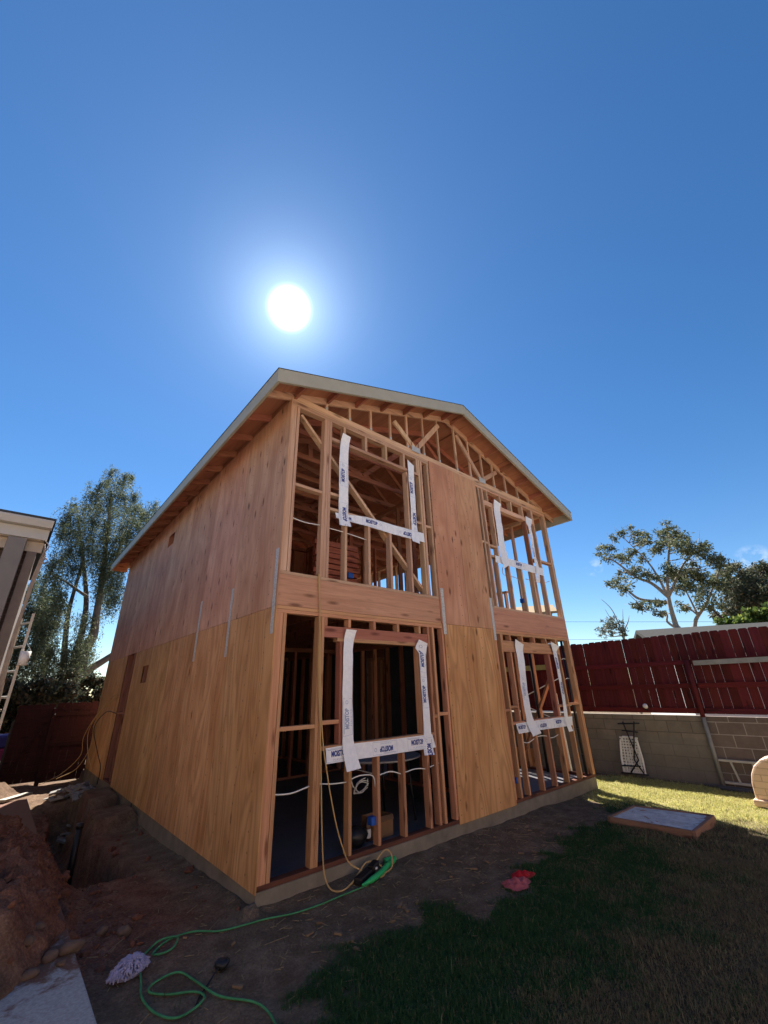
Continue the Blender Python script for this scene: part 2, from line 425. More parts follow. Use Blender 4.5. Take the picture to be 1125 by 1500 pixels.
# back wall: framed, sheathed except a wide opening
x = .1
while x < W-.1:
    for up, z0, z1 in ((0, T, 2.36), (1, Z2+T, 5.03)):
        MB().box(x, x+T, D-DP, D-.001, z0, z1).build('stud', (FIR if up else FIRL)[2], house)
    x += .4064
b = MB(); b.box(0, 2.3, D, D+.012, 0, 2.36); b.box(3.1, 4.9, D, D+.012, 0, 2.36); b.box(0, 4.1, D, D+.012, 2.36, 5.03); b.box(5.2, W, D, D+.012, 2.36, 5.03)
b.build('back_sheathing', PLY_UP_F, house)
b = MB(); b.prism([(0, 5.031), (W, 5.031), (W-.02, zf(0)+.15), (W/2, zf(W/2)+.14), (.02, zf(0)+.15)], 1, D, D+.012); b.build('gable_sheathing', PLY_UP_F, house)

# joists and deck
for x in np.arange(.4, W-.2, .4064):
    WF.box(x, x+T, .05, D-.05, Z1+.002, Z2-.021)
MB().box(.02, W-.05, .046, D-.01, Z2-.02, Z2).build('subfloor', ROOFPLY, house)

# interior partitions (each a part, its studs sub-parts)
def partition(name, pts, z0, z1, axis, gaps=(), clad=None, up=0):
    a0, a1, c = pts
    F = FIR_RED_SHADED  # darker red fir here paints in the dim interior
    pb = MB(); pt = MB()
    if axis == 0: pb.box(a0, a1, c, c+DP, z0, z0+T); pt.box(a0, a1, c, c+DP, z1-.076, z1)
    else: pb.box(c, c+DP, a0, a1, z0, z0+T); pt.box(c, c+DP, a0, a1, z1-.076, z1)
    p = pb.build(name, F[axis], house); pt.build('top_plate', F[axis], p)
    for a in np.arange(a0, a1-.03, .4064):
        if any(g0 < a < g1 for g0, g1 in gaps): continue
        s = MB()
        if axis == 0: s.box(a, a+T, c+.001, c+DP-.001, z0+T, z1-.076)
        else: s.box(c+.001, c+DP-.001, a, a+T, z0+T, z1-.076)
        s.build('stud', F[2], p)
    if clad:
        q = MB()
        if axis == 0: q.box(clad[0], clad[1], c+DP, c+DP+.012, z0, z1)
        else: q.box(c+DP, c+DP+.012, clad[0], clad[1], z0, z1)
        q.build('wall_board', FELT_AND_SHADE if not up else ROOFPLY, p)  # lower boards coloured dark to paint the unlit room's shade
    return p
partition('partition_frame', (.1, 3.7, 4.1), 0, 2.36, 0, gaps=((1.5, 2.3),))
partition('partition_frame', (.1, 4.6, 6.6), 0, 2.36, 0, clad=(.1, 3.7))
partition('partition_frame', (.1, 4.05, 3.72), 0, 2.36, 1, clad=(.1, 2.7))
MB().box(3.81, 3.822, 3.3, 4.05, 0, 2.36).build('wall_board', FELT_AND_SHADE, house)  # dark board colour stands in for shade in the lower room
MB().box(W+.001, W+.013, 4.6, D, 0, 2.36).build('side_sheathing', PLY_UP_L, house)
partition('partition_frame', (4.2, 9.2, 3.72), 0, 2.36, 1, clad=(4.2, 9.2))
partition('partition_frame', (.1, 3.4, 5.2), Z2, 5.0, 0, up=1, clad=(1.4, 3.4))
partition('partition_frame', (1.2, 9.2, 3.3), Z2, 5.0, 1, up=1, gaps=((2.0, 3.1),), clad=(4.4, 9.2))
partition('partition_frame', (3.4, W-.1, 3.9), Z2, 5.0, 0, up=1, gaps=((4.9, 5.9),))
# rough stacked-board wall upstairs
pw = MB(); rn = random.Random(4)
for i in range(11):
    z = Z2+.02+i*.09; o = rn.uniform(-.04, .04)
    y0 = 1.20; yb = 1.29; xa, xb = 1.17+o, 2.0+o
    j = lambda: rn.uniform(-.02, .02)
    pw.add([(xa,y0+j(),z),(xb,y0+j(),z+j()),(xb,yb,z),(xa,yb,z),(xa,y0+j(),z+.075),(xb,y0+j(),z+.075+j()),(xb,yb,z+.075),(xa,yb,z+.075)],
           [(0,3,2,1),(4,5,6,7),(0,1,5,4),(1,2,6,5),(2,3,7,6),(3,0,4,7)])
pw.build('board_wall', lumber('red_boards', 0, (.30,.085,.045), (.52,.20,.105)), house)
WF.build('hidden_framing', FIR_RED_SHADED[2], house)['kind'] = 'stuff'

# wiring and boxes
def cable(path, r=.0065, m=ROMEX, nm='cable', par=house):
    return MB().tube(smoothpath(path), r, 6).build(nm, m, par, smooth=True)
def smoothpath(p, n=6):
    p = [Vector(q) for q in p]
    if len(p) < 3: return p
    out = []
    P = [p[0]*2-p[1]] + p + [p[-1]*2-p[-2]]
    for i in range(1, len(P)-2):
        a, b2, c, d = P[i-1], P[i], P[i+1], P[i+2]
        for k in range(n):
            t = k/n
            out.append(.5*((2*b2) + (c-a)*t + (2*a-5*b2+4*c-d)*t*t + (3*b2-a-3*c+d)*t**3))
    out.append(p[-1]); return out
Y_ = .045
cable([(.10,Y_,.66),(.3,Y_,.642),(.50,Y_,.67)]); cable([(.58,Y_,.68),(.776,Y_,.652),(.95,Y_,.643)])
cable([(.98,Y_,.655),(1.08,Y_,.675),(1.18,Y_,.677),(1.29,Y_,.657),(1.325,Y_,.594),(1.34,Y_,.44),(1.335,Y_,.31)])
cable([(1.36,Y_,.645),(1.554,Y_,.662),(1.72,Y_,.617)]); cable([(1.74,Y_,.622),(1.95,Y_,.64),(2.126,Y_,.618)]); cable([(2.14,Y_,.622),(2.29,Y_,.642),(2.42,.05,.66)])
cable([(.10,Y_,3.41),(.3,Y_,3.387),(.52,Y_,3.40)]); cable([(.62,Y_,3.392),(.884,Y_,3.385),(1.25,Y_,3.36)])
cable([(4.25,Y_,.715),(4.42,Y_,.69),(4.61,Y_,.73)]); cable([(4.63,Y_,.745),(4.82,Y_,.75),(4.99,Y_,.734)]); cable([(5.02,Y_,.70),(5.2,Y_,.698),(5.37,Y_,.725)])
cable([(4.03,.06,.80),(4.0,.06,.56),(3.985,.06,.31)])
cable([(4.5,.1,3.52),(4.75,.25,3.45),(4.94,.08,3.35),(4.95,.06,3.0)]); cable([(4.3,.3,3.45),(4.7,.5,3.38),(5.2,.7,3.42)]); cable([(5.6,.3,3.5),(5.9,.12,3.42),(6.2,.1,3.5)])
for x, z, y in ((1.262, .212, .03), (3.95, .215, .03), (4.93, 2.91, .035), (1.36, 2.98, .6)):
    bx = MB().box(x, x+.09, y, y+.075, z, z+.075).build('electrical_box', BLUEBOX, house, bevel=.006)
# black riser pipes by the open side wall
MB().tube([(6.17,.085,.0),(6.17,.09,2.31)], .024, 10).build('riser_pipe', BLACK, house, smooth=True)
MB().tube([(6.17,.82,.0),(6.17,.82,2.2)], .026, 10).build('riser_pipe', BLACK, house, smooth=True)
for z in (.35, .75, 1.15, 1.6, 1.95): MB().tube([(6.17,.07,z),(6.08,.06,z+.01),(6.0,.06,z-.01)], .006, 5).build('pipe_clip', ROMEX if z > .9 else BLACK, house)
MB().bar((6.42,.53,1.34),(6.42,.49,.0), .06, .02, up=(0,1,0)).build('corner_guard', WHITEP, house)

# --- roof: trusses, sheathing, boards
XR = W/2
SO = .165                      # soffit (sheathing underside) above the rake board's lower edge
def sl(x0, x1, dz0, dz1):      # sloped quad in x,z between offsets over zf
    return [(x0, zf(x0)+dz0), (x1, zf(x1)+dz0), (x1, zf(x1)+dz1), (x0, zf(x0)+dz1)]
def truss_outline(b, y0, y1):
    for s in (0, 1):
        xa, xb = (-EO+.04, XR) if s == 0 else (W+EO-.04, XR)
        b.prism(sl(xa, xb, SO-.102, SO-.001), 1, y0, y1)
gt = MB()
truss_outline(gt, .001, T)
gtop = gt.build('roof_truss', FIR[0], house)
MB().box(.0, W, .0, T, ZP+.0765, ZP+.165).build('bottom_chord', FIR[0], gtop)
zb = ZP+.165
for x in (.55, .95, 1.348, 1.749, 2.125, 2.513, 2.90, 3.377, 3.773, 4.16, 4.52, 4.92, 5.35, 5.75):
    MB().box(x-.036, x+.001, .004, .034, zb, zf(x-.02)+SO-.09).build('web', FIR[2], gtop)
    MB().box(x-.036, x+.001, .0005, .003, zb-.045, zb+.045).build('nail_plate', GALV, gtop)
for p, q in (((1.80, 5.50), (2.25, 5.15)), ((2.28, 5.15), (2.90, 5.90)), ((3.40, 5.90), (4.03, 5.15)), ((4.07, 5.15), (4.60, 5.50))):
    MB().bar((p[0], -.004, p[1]), (q[0], -.004, q[1]), .03, .085, up=(0,-1,0) if False else (0,0,1)).build('web', FIR[2], gtop)
for x, z in ((2.263, 5.12), (4.054, 5.12)): MB().box(x-.10, x+.10, -.0235, -.0205, z-.04, z+.06).build('nail_plate', GALV, gtop)
y = .61; trs = []
bt = MB(); truss_outline(bt, 0, T); bt.box(.0, W, .0, T, ZP+.0765, ZP+.165)
for p, q in (((1.0, 5.36), (2.1, 5.14)), ((2.15, 5.14), (XR-.05, 6.02)), ((XR+.05, 6.02), (4.18, 5.14)), ((4.22, 5.14), (5.3, 5.36)), ((1.0, 5.36), (1.02, 5.12)), ((5.3, 5.36), (5.3, 5.12))):
    bt.bar((p[0], T/2, p[1]), (q[0], T/2, q[1]), .03, .085)
tr0 = bt.build('roof_truss', FIR_RED_SHADED[0], house); tr0.location = (0, y, 0)  # darker fir than the gable truss, painting in the attic shade
y += .61
while y < D-.1:
    c = tr0.copy(); COL.objects.link(c); c.parent = house; c.location = (0, y, 0); y += .61
# tail blocking above the side wall
bl = MB()
yy = .04
while yy < D-.2:
    bl.box(.003, .035, yy, min(yy+.57, D), 5.037, zf(.01)+SO-.002); yy += .61
bl.build('eave_blocking', FIR_RED_SHADED[1], house)
roof = MB()
for xa, xb in ((-EO+.035, XR), (W+EO-.035, XR)):
    roof.prism(sl(xa, xb, SO, SO+.012), 1, -GO+.036, D+GO-.036)
roof = roof.build('roof', ROOFPLY, house)
ft = MB()
for xa, xb in ((-EO-.008, XR), (W+EO+.008, XR)):
    ft.prism(sl(xa, xb, .191, .197), 1, -GO-.008, D+GO+.008)
ft.build('roof_felt', FELT_AND_SHADE, roof)
for ya, yb in ((-GO, -GO+.036), (D+GO-.036, D+GO)):
    for xa, xb in ((-EO, XR-.001), (W+EO, XR+.001)):
        MB().prism(sl(xa, xb, 0, .19), 1, ya, yb).build('rake_board', PRIMED, roof)
for xa, xb in ((-EO, -EO+.034), (W+EO-.034, W+EO)):
    MB().box(xa, xb, -GO+.037, D+GO-.037, 4.836, 4.836+.19).build('fascia_board', PRIMED, roof)
for s in (0, 1):
    for k in range(7):
        x = .02 + k*.50
        if x > XR-.08: continue
        xx = x if s == 0 else W-x
        x2 = xx+.04 if s == 0 else xx-.04
        MB().prism(sl(xx, x2, SO-.092, SO-.0015), 1, -GO+.037, -.002).build('lookout', FIR_RED_SHADED[1], roof)
        MB().prism(sl(xx, x2, SO-.092, SO-.0015), 1, D+.013, D+GO-.037).build('lookout', FIR_RED_SHADED[1], roof)
# soffit closers at the four eave corners
for xa, xb in ((-EO+.036, -.014), (W+.001, W+EO-.036)):
    for ya, yb in ((D+GO-.074, D+GO-.037),):
        MB().prism([(xa, zf(xa)), (xb, zf(xa)), (xb, zf(xb)+SO-.002), (xa, zf(xa)+SO-.002)], 1, ya, yb).build('eave_return', FIRL[0], roof)
# electrical service bundle at the far end of the side wall
for i, pts in enumerate([[(-.02,7.1,1.55),(-.16,7.7,1.30),(-.25,8.3,.85),(-.2,8.1,.40),(-.12,7.6,.1)],
                         [(-.02,7.15,1.50),(-.2,7.9,1.2),(-.28,8.6,.7),(-.22,8.9,.3),(-.5,9.0,-.05),(-.9,8.6,-.16)],
                         [(-.02,7.0,1.2),(-.14,7.4,1.22),(-.22,7.9,.9),(-.12,7.5,.45),(-.06,7.2,.2),(-.05,7.25,-.1)],
                         [(-.02,7.15,1.6),(-.12,7.5,1.45),(-.2,8.1,1.0),(-.16,8.2,.55),(-.3,8.4,.1),(-.6,8.7,-.1)]]):
    cable(pts, .008, BLACK if i == 2 else YCORD, 'service_cable')

EXPO = 1.45
SKY_STRENGTH = .054
SKY_SAT = 1.28
SKY_HUE = .502
AUR1 = 9.5
AUR2 = 1.5
TREE = {
  'EUC1': [(22.66,3.12,9.49,0.28),(22.99,3.7,9.4,0.39),(24.55,4.75,9.7,0.39),(23.71,5.03,9.08,0.44),(22.14,4.8,8.22,0.33),(23.39,4.51,8.78,0.38),(23.46,4.75,8.26,0.49),(22.65,3.98,7.92,0.38),(24.7,3.53,9.63,0.5),(22.88,2.66,8.83,0.5),(23.75,2.83,8.68,0.44),(24.06,3.23,8.86,0.33),(23.66,3.62,8.3,0.44),(24.04,4.11,8.1,0.44),(24.71,3.54,8.18,0.44),(25.25,4.2,7.73,0.43),(23.27,3.28,6.94,0.54),(24.24,4.13,7.27,0.38),(24.22,4.69,7.49,0.38),(22.9,4.55,6.7,0.49),(22.07,4.1,6.14,0.48),(25.1,4.84,7.16,0.32),(22.74,5.05,6.68,0.27),(23.79,1.66,9.2,0.5),(25.5,2.44,9.43,0.55),(24.68,1.63,9.11,0.61),(24.39,1.25,8.74,0.44),(25.16,2.25,8.81,0.66),(22.94,1.28,7.99,0.66),(24.82,2.73,8.48,0.55),(24.1,1.1,8.18,0.55),(23.22,0.89,7.59,0.54),(25.1,0.74,8.28,0.55),(25.99,0.69,8.16,0.49),(23.64,0.66,7.53,0.49),(25.04,0.51,7.48,0.54),(24.04,0.01,7.01,0.54),(25.45,0.23,7.04,0.43),(25.19,1.32,7.34,0.32),(23.39,2.01,6.85,0.76),(25.38,2.1,6.91,0.76),(24.68,2.66,6.74,0.54),(25.02,1.54,6.91,0.65),(25.3,2.33,6.3,0.65),(24.16,1.67,6.2,0.65),(25.33,1.21,6.8,0.54),(25.72,1.22,6.59,0.43),(22.86,2.61,6.55,0.38),(25.11,3.43,7.15,0.32),(23.45,3.92,5.3,0.48),(23.63,4.27,5.47,0.32),(22.89,3.03,5.28,0.48),(24.51,3.77,5.39,0.32),(23.34,3.16,4.75,0.37),(25.18,3.45,4.95,0.27)],
  'EUC2': [(26.09,1.08,6.34,0.69),(26.73,0.77,6.37,0.69),(26.22,1.74,5.68,0.52),(26.7,1.5,6.14,0.58),(25.91,1.21,5.21,0.52),(25.76,1.79,5.11,0.29),(27.18,0.23,7.05,0.46),(27.15,0.55,6.93,0.46),(26.36,2.65,5.3,0.4),(27.08,2.69,5.29,0.29),(25.61,2.66,5.41,0.23)],
  'EUC3': [(30.09,0.45,7.75,0.62),(27.42,-0.16,6.82,0.74),(30.5,0.79,6.88,0.74),(29.21,0.22,6.4,0.99),(29.2,-0.24,6.69,0.74),(30.7,-0.55,7.32,0.74),(30.0,-0.98,7.41,0.62),(29.98,-0.63,6.72,0.86),(27.07,-1.08,5.87,0.74),(28.1,0.75,5.9,0.74),(27.03,0.25,5.42,0.98),(27.52,-0.19,5.58,0.98),(27.65,-0.51,5.36,0.74),(29.98,1.39,5.55,0.49),(27.12,0.7,4.9,0.61),(27.88,0.28,4.91,0.73),(28.72,-0.1,5.02,0.61),(29.84,1.96,5.15,0.37),(30.73,-1.11,7.01,0.86),(29.7,-1.19,6.11,0.98),(27.7,-1.01,5.29,0.86)],
  'HED': [(18.72,-0.28,3.49,0.37),(18.95,-0.48,3.48,0.33),(18.22,-0.9,3.43,0.41),(18.99,-0.97,3.48,0.33),(18.67,-1.34,3.58,0.41),(18.95,-1.5,3.65,0.41),(19.05,-1.51,3.42,0.5),(19.09,-1.8,3.5,0.5),(18.93,-2.05,3.51,0.5)],
  't1': [(24.15,2.7,3.69),(24.15,2.7,4.01),(24.14,2.72,4.34),(24.15,2.69,5.44),(24.2,2.49,6.55),(24.32,1.98,8.28)],
  'b1': [(24.16,2.65,5.61),(24.01,3.24,6.49),(23.82,3.88,6.96),(23.59,4.6,7.95),(23.42,5.08,8.33)],
  'b2': [(24.61,2.91,5.43),(24.28,4.09,5.78),(24.1,4.64,6.41),(23.82,5.43,6.81)],
  'b3': [(23.68,2.53,3.88),(23.58,2.9,4.32),(23.59,2.86,4.73),(23.39,3.58,4.99)],
  'b4': [(23.66,2.58,5.62),(23.63,2.71,6.51),(23.56,2.98,7.55),(23.38,3.6,8.82)],
  'b5': [(24.65,2.75,5.77),(24.9,1.69,7.38),(25.07,0.8,8.02)],
  't2': [(26.25,2.54,3.78),(26.27,2.46,4.03),(26.32,2.22,4.61),(26.45,1.6,5.32),(26.52,1.23,5.89),(26.64,0.56,7.04)],
  'c1': [(26.34,2.1,4.78),(26.31,2.25,5.87),(26.3,2.33,6.43)],
  'c2': [(25.86,2.0,4.72),(25.8,2.25,5.1),(25.75,2.47,5.39)],
  't3': [(28.47,1.7,4.17),(28.53,1.37,4.86),(28.59,1.01,5.08),(28.7,0.31,5.8),(28.8,-0.55,6.57)],
  't3b': [(28.49,1.56,4.7),(28.45,1.77,5.28),(28.44,1.84,5.57)],
  'bare': [(18.68,3.47,2.98),(18.7,3.43,3.32),(18.67,3.52,4.04),(18.62,3.64,4.63),(18.51,3.93,5.12)],
  'bare2': [(18.7,3.43,3.25),(18.73,3.34,3.88),(18.78,3.21,4.58)],
  'bare3': [(18.7,3.43,3.46),(18.6,3.7,4.05),(18.53,3.89,4.66)],
  'bare4': [(18.72,3.38,3.6),(18.8,3.13,4.0),(18.84,3.03,4.27)],
  'BARE': [(18.44,4.27,3.82,0.3),(18.22,3.85,3.97,0.3),(18.6,3.7,3.77,0.35),(18.36,3.27,3.7,0.3),(18.57,3.73,4.2,0.26),(18.74,3.41,3.46,0.3),(18.67,4.28,3.55,0.26),(18.56,3.5,3.95,0.26),(18.05,3.8,3.6,0.26)],
  'PEP': [(-0.34,18.05,11.79,0.35),(0.04,16.47,10.95,0.35),(-0.36,19.08,11.64,0.44),(-0.8,17.41,10.54,0.49),(-0.01,17.32,10.93,0.44),(0.67,19.8,12.58,0.25),(0.71,17.3,10.51,0.49),(0.28,17.13,10.32,0.49),(-0.23,17.18,10.19,0.59),(-0.82,17.86,10.28,0.49),(0.69,15.85,9.36,0.49),(1.31,17.96,10.01,0.44),(0.87,19.83,10.73,0.58),(0.13,18.18,9.95,0.58),(-0.42,19.1,10.22,0.68),(-0.83,20.1,10.47,0.53),(-1.4,19.62,10.23,0.43),(-1.44,19.15,9.61,0.53),(-1.59,19.48,9.25,0.48),(-0.97,19.5,9.49,0.67),(-0.61,16.75,8.6,0.67),(-0.02,17.81,9.0,0.67),(0.42,17.09,8.88,0.67),(0.87,16.64,8.93,0.58),(1.58,18.04,9.92,0.43),(1.58,16.8,9.94,0.39),(-1.0,18.53,8.5,0.66),(-1.4,18.37,8.52,0.57),(-0.64,16.04,7.68,0.66),(-0.02,17.62,8.19,0.66),(0.46,17.31,8.21,0.66),(1.01,18.78,8.93,0.57),(-1.19,15.99,7.04,0.56),(-0.76,16.36,7.08,0.56),(-0.09,17.96,7.54,0.66),(0.35,17.4,7.48,0.66),(0.88,18.59,7.97,0.56),(-1.38,17.17,6.88,0.51),(-1.57,16.52,6.55,0.47),(-1.61,20.05,6.83,0.51),(-1.31,16.74,5.95,0.51),(-0.9,16.26,6.39,0.37),(0.11,16.82,6.68,0.65),(0.58,17.06,6.74,0.65),(0.79,16.48,6.79,0.56),(-1.6,18.15,5.76,0.55),(-1.26,20.07,5.86,0.55),(-1.0,16.16,5.33,0.46),(-0.92,17.55,5.04,0.46),(-1.28,18.78,5.05,0.55),(-1.57,19.83,5.56,0.46),(0.99,20.2,6.65,0.55),(0.69,16.09,5.95,0.46),(0.43,18.03,6.0,0.37),(0.93,19.63,5.79,0.37),(0.68,15.65,5.3,0.37),(-1.52,18.4,4.56,0.46),(-1.22,16.4,4.13,0.46),(-0.84,19.24,4.58,0.36),(-1.22,20.07,4.15,0.45),(-1.26,18.15,3.42,0.54),(-1.01,15.6,3.21,0.45),(-1.85,15.89,4.56,0.46),(-2.3,17.58,5.43,0.55),(-2.18,19.65,4.75,0.55),(-1.82,16.72,3.58,0.55),(-2.01,18.8,5.98,0.46),(1.33,17.27,8.72,0.57),(1.59,16.54,8.73,0.57),(1.82,18.64,8.52,0.57)],
  'pt1': [(0.1,17.88,1.1),(0.18,17.88,1.58),(0.28,17.86,2.66),(0.29,17.86,3.38),(0.47,17.84,3.94),(0.41,17.85,4.78),(0.32,17.86,6.11),(0.1,17.88,8.13),(-0.2,17.91,10.66)],
  'pt2': [(0.39,17.85,2.4),(0.78,17.81,2.72),(1.19,17.75,3.06),(1.93,17.63,3.71),(2.71,17.47,4.47)],
  'pd1': [(0.11,19.89,1.6),(-0.05,19.9,2.41),(-0.28,19.92,3.82),(-0.46,19.93,5.31),(-0.43,19.93,7.57)],
  'pd2': [(0.44,19.86,1.72),(0.22,19.88,3.11),(0.23,19.88,4.21),(0.11,19.89,5.67),(-0.47,19.93,7.73),(-1.12,19.97,9.79)],
  'pb1': [(-0.05,17.9,5.54),(-0.47,17.93,5.79),(-0.95,17.96,6.1),(-1.47,17.98,6.33)],
  'pb2': [(0.29,17.86,5.95),(0.61,17.83,7.24),(0.81,17.8,9.73)],
}

# ------------------------------------------------------------------ terrain
def gheight(x, y):
    x = np.asarray(x, float); y = np.asarray(y, float)
    right = -.135 - .011*np.clip(x, 0, 9) - .012*np.clip(-y-.5, 0, 3)*0
    left = -.135 - .030*np.clip(y, 0, 7)
    h = np.where(x < 0, left, right)
    h = h + (fbm(x*1.1+3, y*1.1, 5)-.5)*.05 + (fbm(x*6, y*6, 9)-.5)*.022
    h = h + .05*np.exp(-((x-4.6)/1.5)**2-((y+1.6)/1.0)**2)
    # spoil heap along the path
    n = fbm(x*3.1, y*3.1, 21, 5); n2 = fbm(x*11, y*11, 31, 3)
    edge = -.97 - .17*sstep(1.2, .2, y) + (n-.5)*.30
    lo = .10 + (x+1.2)*.79 + (n-.5)*.28
    w = sstep(0, .55, edge-x)*sstep(-.02, .42, y-lo)*sstep(5.9, 3.6, y + (x+1.6)*1.6)
    h = h + w*(.40 + (n-.5)*.24 + (n2-.5)*.13)
    rough = sstep(.35, -.1, x+.75+ (n-.5)*.4)*sstep(-.2, .5, y)*sstep(9.5, 8, y)
    h = h + rough*((n2-.5)*.07)
    # heap near the gate
    h = h + .46*np.exp(-((x+1.78)/.42)**2-((y-8.55)/.75)**2)*(1+(n-.5)*.8) + .12*np.exp(-((x+1.1)/.3)**2-((y-9.2)/.5)**2)
    # trench and the ledges beside it
    tc = -.77 + .05*np.sin(y*1.3) + .08*sstep(4, 6, y); tw = .20 + .05*sstep(4.5, 2.2, y) + (n-.5)*.08
    t = sstep(tw+.035, tw-.015, np.abs(x-tc))*sstep(1.80, 1.92, y+(n2-.5)*.2)*sstep(7.0, 6.5, y)
    h = h - t*(.62 + (n2-.5)*.14)
    led = sstep(-.62, -.48, x+(n-.5)*.16)*sstep(.06, -.06, x)
    h = h + led*(.20*sstep(3.85, 4.05, y+(n-.5)*.3)*sstep(4.95, 4.7, y) + .28*sstep(5.05, 5.3, y+(n-.5)*.3)*sstep(6.8, 6.2, y))
    # rubble heap by the far end of the side wall
    h = h + .20*np.exp(-((x+.28)/.38)**2-((y-7.4)/.75)**2)*(1+(n2-.5)*.8)
    # soil banked against the foundation
    bank = np.exp(-np.clip(-x, 0, 9)/.16)*(x <= .02)*(y > -.1) + np.exp(-np.clip(-y, 0, 9)/.12)*(y <= .02)*(x > -.1)
    h = h + bank*.035*(.4+n)
    # keep the ground under the slab path and inside the house low
    h = np.where((t > .3) & (y > 3.6), np.minimum(h, -.62 + (n2-.5)*.12), h)
    path = (x < -1.17)*(x > -2.45)*(y < 6.5)*(y > -6)
    h = np.where((path > 0) & (h < -.05), np.minimum(h, -.13), h)
    h = np.where((x > .05) & (x < W-.05) & (y > .05) & (y < D-.05), -.4, h)
    far = sstep(10, 40, np.hypot(x-2, y-2))
    return h*(1-far) + (-.3)*far
def lawn_edge(x):
    return np.interp(x, [-3,-.9,-.47,-.05,.44,.96,1.4,1.77,2.2,2.65,3.5,4.4,5.0,5.6,6.4,7.2,9], [-2.2,-1.6,-1.2,-1.07,-.95,-.98,-1.2,-1.35,-1.15,-1.0,-.86,-.78,-.66,-.35,.3,.6,.9])
def dry_edge(x):
    return np.interp(x, [-3,0,.9,1.46,2.28,3.45,3.97,4.8,5.4,9], [-3.4,-2.7,-2.45,-2.35,-2.06,-1.83,-1.66,-1.55,-1.3,-1.2])
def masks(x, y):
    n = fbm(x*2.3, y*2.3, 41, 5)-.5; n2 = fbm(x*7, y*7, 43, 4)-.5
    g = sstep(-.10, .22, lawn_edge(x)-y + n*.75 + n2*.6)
    dry_and_sun = sstep(-.75, .65, dry_edge(x)-y + n*1.6 + n2*1.2)
    sunny = sstep(5.3, 6.2, x+n)  # sunlit strip of lawn, whose light is painted into the colours
    dry_and_sun = np.maximum(dry_and_sun, sunny*.75)
    g = g*sstep(7.95, 7.45, x+n*.5)
    red = np.maximum(sstep(.25, -.35, x + .35 + n*.8)*sstep(-.6, .6, y), sstep(-.75, -1.05, x+n*.4)*sstep(-.2,.3,y))*(1-.75*sstep(6.0, 6.8, y+n*.6))
    return g, dry_and_sun, red

def axis_steps(segs):
    out = []
    for a, b, s in segs: out += list(np.arange(a, b-1e-6, s))
    return np.array(out + [segs[-1][1]])
gx = axis_steps([(-320,-60,65),(-60,-12,12),(-12,-4,2),(-4,-2.3,.2),(-2.3,.7,.028),(.7,8.2,.055),(8.2,12,.4),(12,40,7),(40,320,70)])
gy = axis_steps([(-320,-60,65),(-60,-12,12),(-12,-5,1.4),(-5,-2.6,.1),(-2.6,1.4,.03),(1.4,7,.045),(7,11,.08),(11,14,.6),(14,40,6.5),(40,320,70)])
GX, GY = np.meshgrid(gx, gy); GZ = gheight(GX, GY)
nx, ny = len(gx), len(gy)
idx = np.arange(nx*ny).reshape(ny, nx)
gf = np.stack([idx[:-1,:-1], idx[:-1,1:], idx[1:,1:], idx[1:,:-1]], -1).reshape(-1, 4)
mg, md, mr = masks(GX.ravel(), GY.ravel())

m, nt, b, _ = mat('yard_soil')
tc = N(nt, 'ShaderNodeTexCoord')
def attr(nt, nm):
    a = N(nt, 'ShaderNodeAttribute', attribute_name=nm); return a.outputs['Fac']
n1 = N(nt, 'ShaderNodeTexNoise', i_Scale=5.0, i_Detail=8.0, i_Roughness=.7); L(nt, tc.outputs['Object'], n1.inputs['Vector'])
n2 = N(nt, 'ShaderNodeTexNoise', i_Scale=55.0, i_Detail=5.0, i_Roughness=.7); L(nt, tc.outputs['Object'], n2.inputs['Vector'])
n3 = N(nt, 'ShaderNodeTexVoronoi', i_Scale=42.0); L(nt, tc.outputs['Object'], n3.inputs['Vector'])
dust = ramp(nt, [(.34, (.085,.058,.038)), (.5, (.15,.107,.072)), (.66, (.27,.20,.135))]); L(nt, mth(nt, 'ADD', mth(nt, 'MULTIPLY', n1.outputs[0], .6), mth(nt, 'MULTIPLY', n2.outputs[0], .4)), dust.inputs[0])
redd = ramp(nt, [(.34, (.075,.031,.021)), (.5, (.19,.088,.057)), (.66, (.33,.18,.115))]); L(nt, mth(nt, 'ADD', mth(nt, 'MULTIPLY', n1.outputs[0], .5), mth(nt, 'MULTIPLY', n2.outputs[0], .5)), redd.inputs[0])
thatch = ramp(nt, [(.3, (.045,.034,.02)), (.7, (.12,.09,.052))]); L(nt, n2.outputs[0], thatch.inputs[0])
greenb = ramp(nt, [(.3, (.016,.036,.012)), (.7, (.045,.08,.026))]); L(nt, n2.outputs[0], greenb.inputs[0])
lawnc = mixc(nt, attr(nt, 'dry_and_sun'), greenb.outputs[0], thatch.outputs[0])
lawnc = mixc(nt, attr(nt, 'straw_and_sun'), lawnc, (.34,.30,.13))  # paler soil paints sunlight along the lit lawn strip
c = mixc(nt, attr(nt, 'red'), dust.outputs[0], redd.outputs[0])
c = mixc(nt, attr(nt, 'lawn'), c, lawnc)
L(nt, c, b.inputs['Base Color']); b.inputs['Roughness'].default_value = .95; b.inputs['Specular IOR Level'].default_value = .1
bump(nt, b, mth(nt, 'ADD', n2.outputs[0], mth(nt, 'MULTIPLY', n3.outputs['Distance'], .5)), .8, .02)
SOIL = m
go = npmesh('ground', np.stack([GX.ravel(), GY.ravel(), GZ.ravel()], -1), gf, SOIL, smooth=True, colattr={'lawn': mg, 'dry_and_sun': md, 'red': mr, 'straw_and_sun': sstep(5.1, 5.9, GX.ravel()+(fbm(GX.ravel()*2.3, GY.ravel()*2.3, 41, 4)-.5))*sstep(8.1, 7.4, GX.ravel())})
go['kind'] = 'structure'; go['label'] = 'bare dusty yard running into lawn'
def gz(x, y): return float(gheight(np.array([x]), np.array([y]))[0])

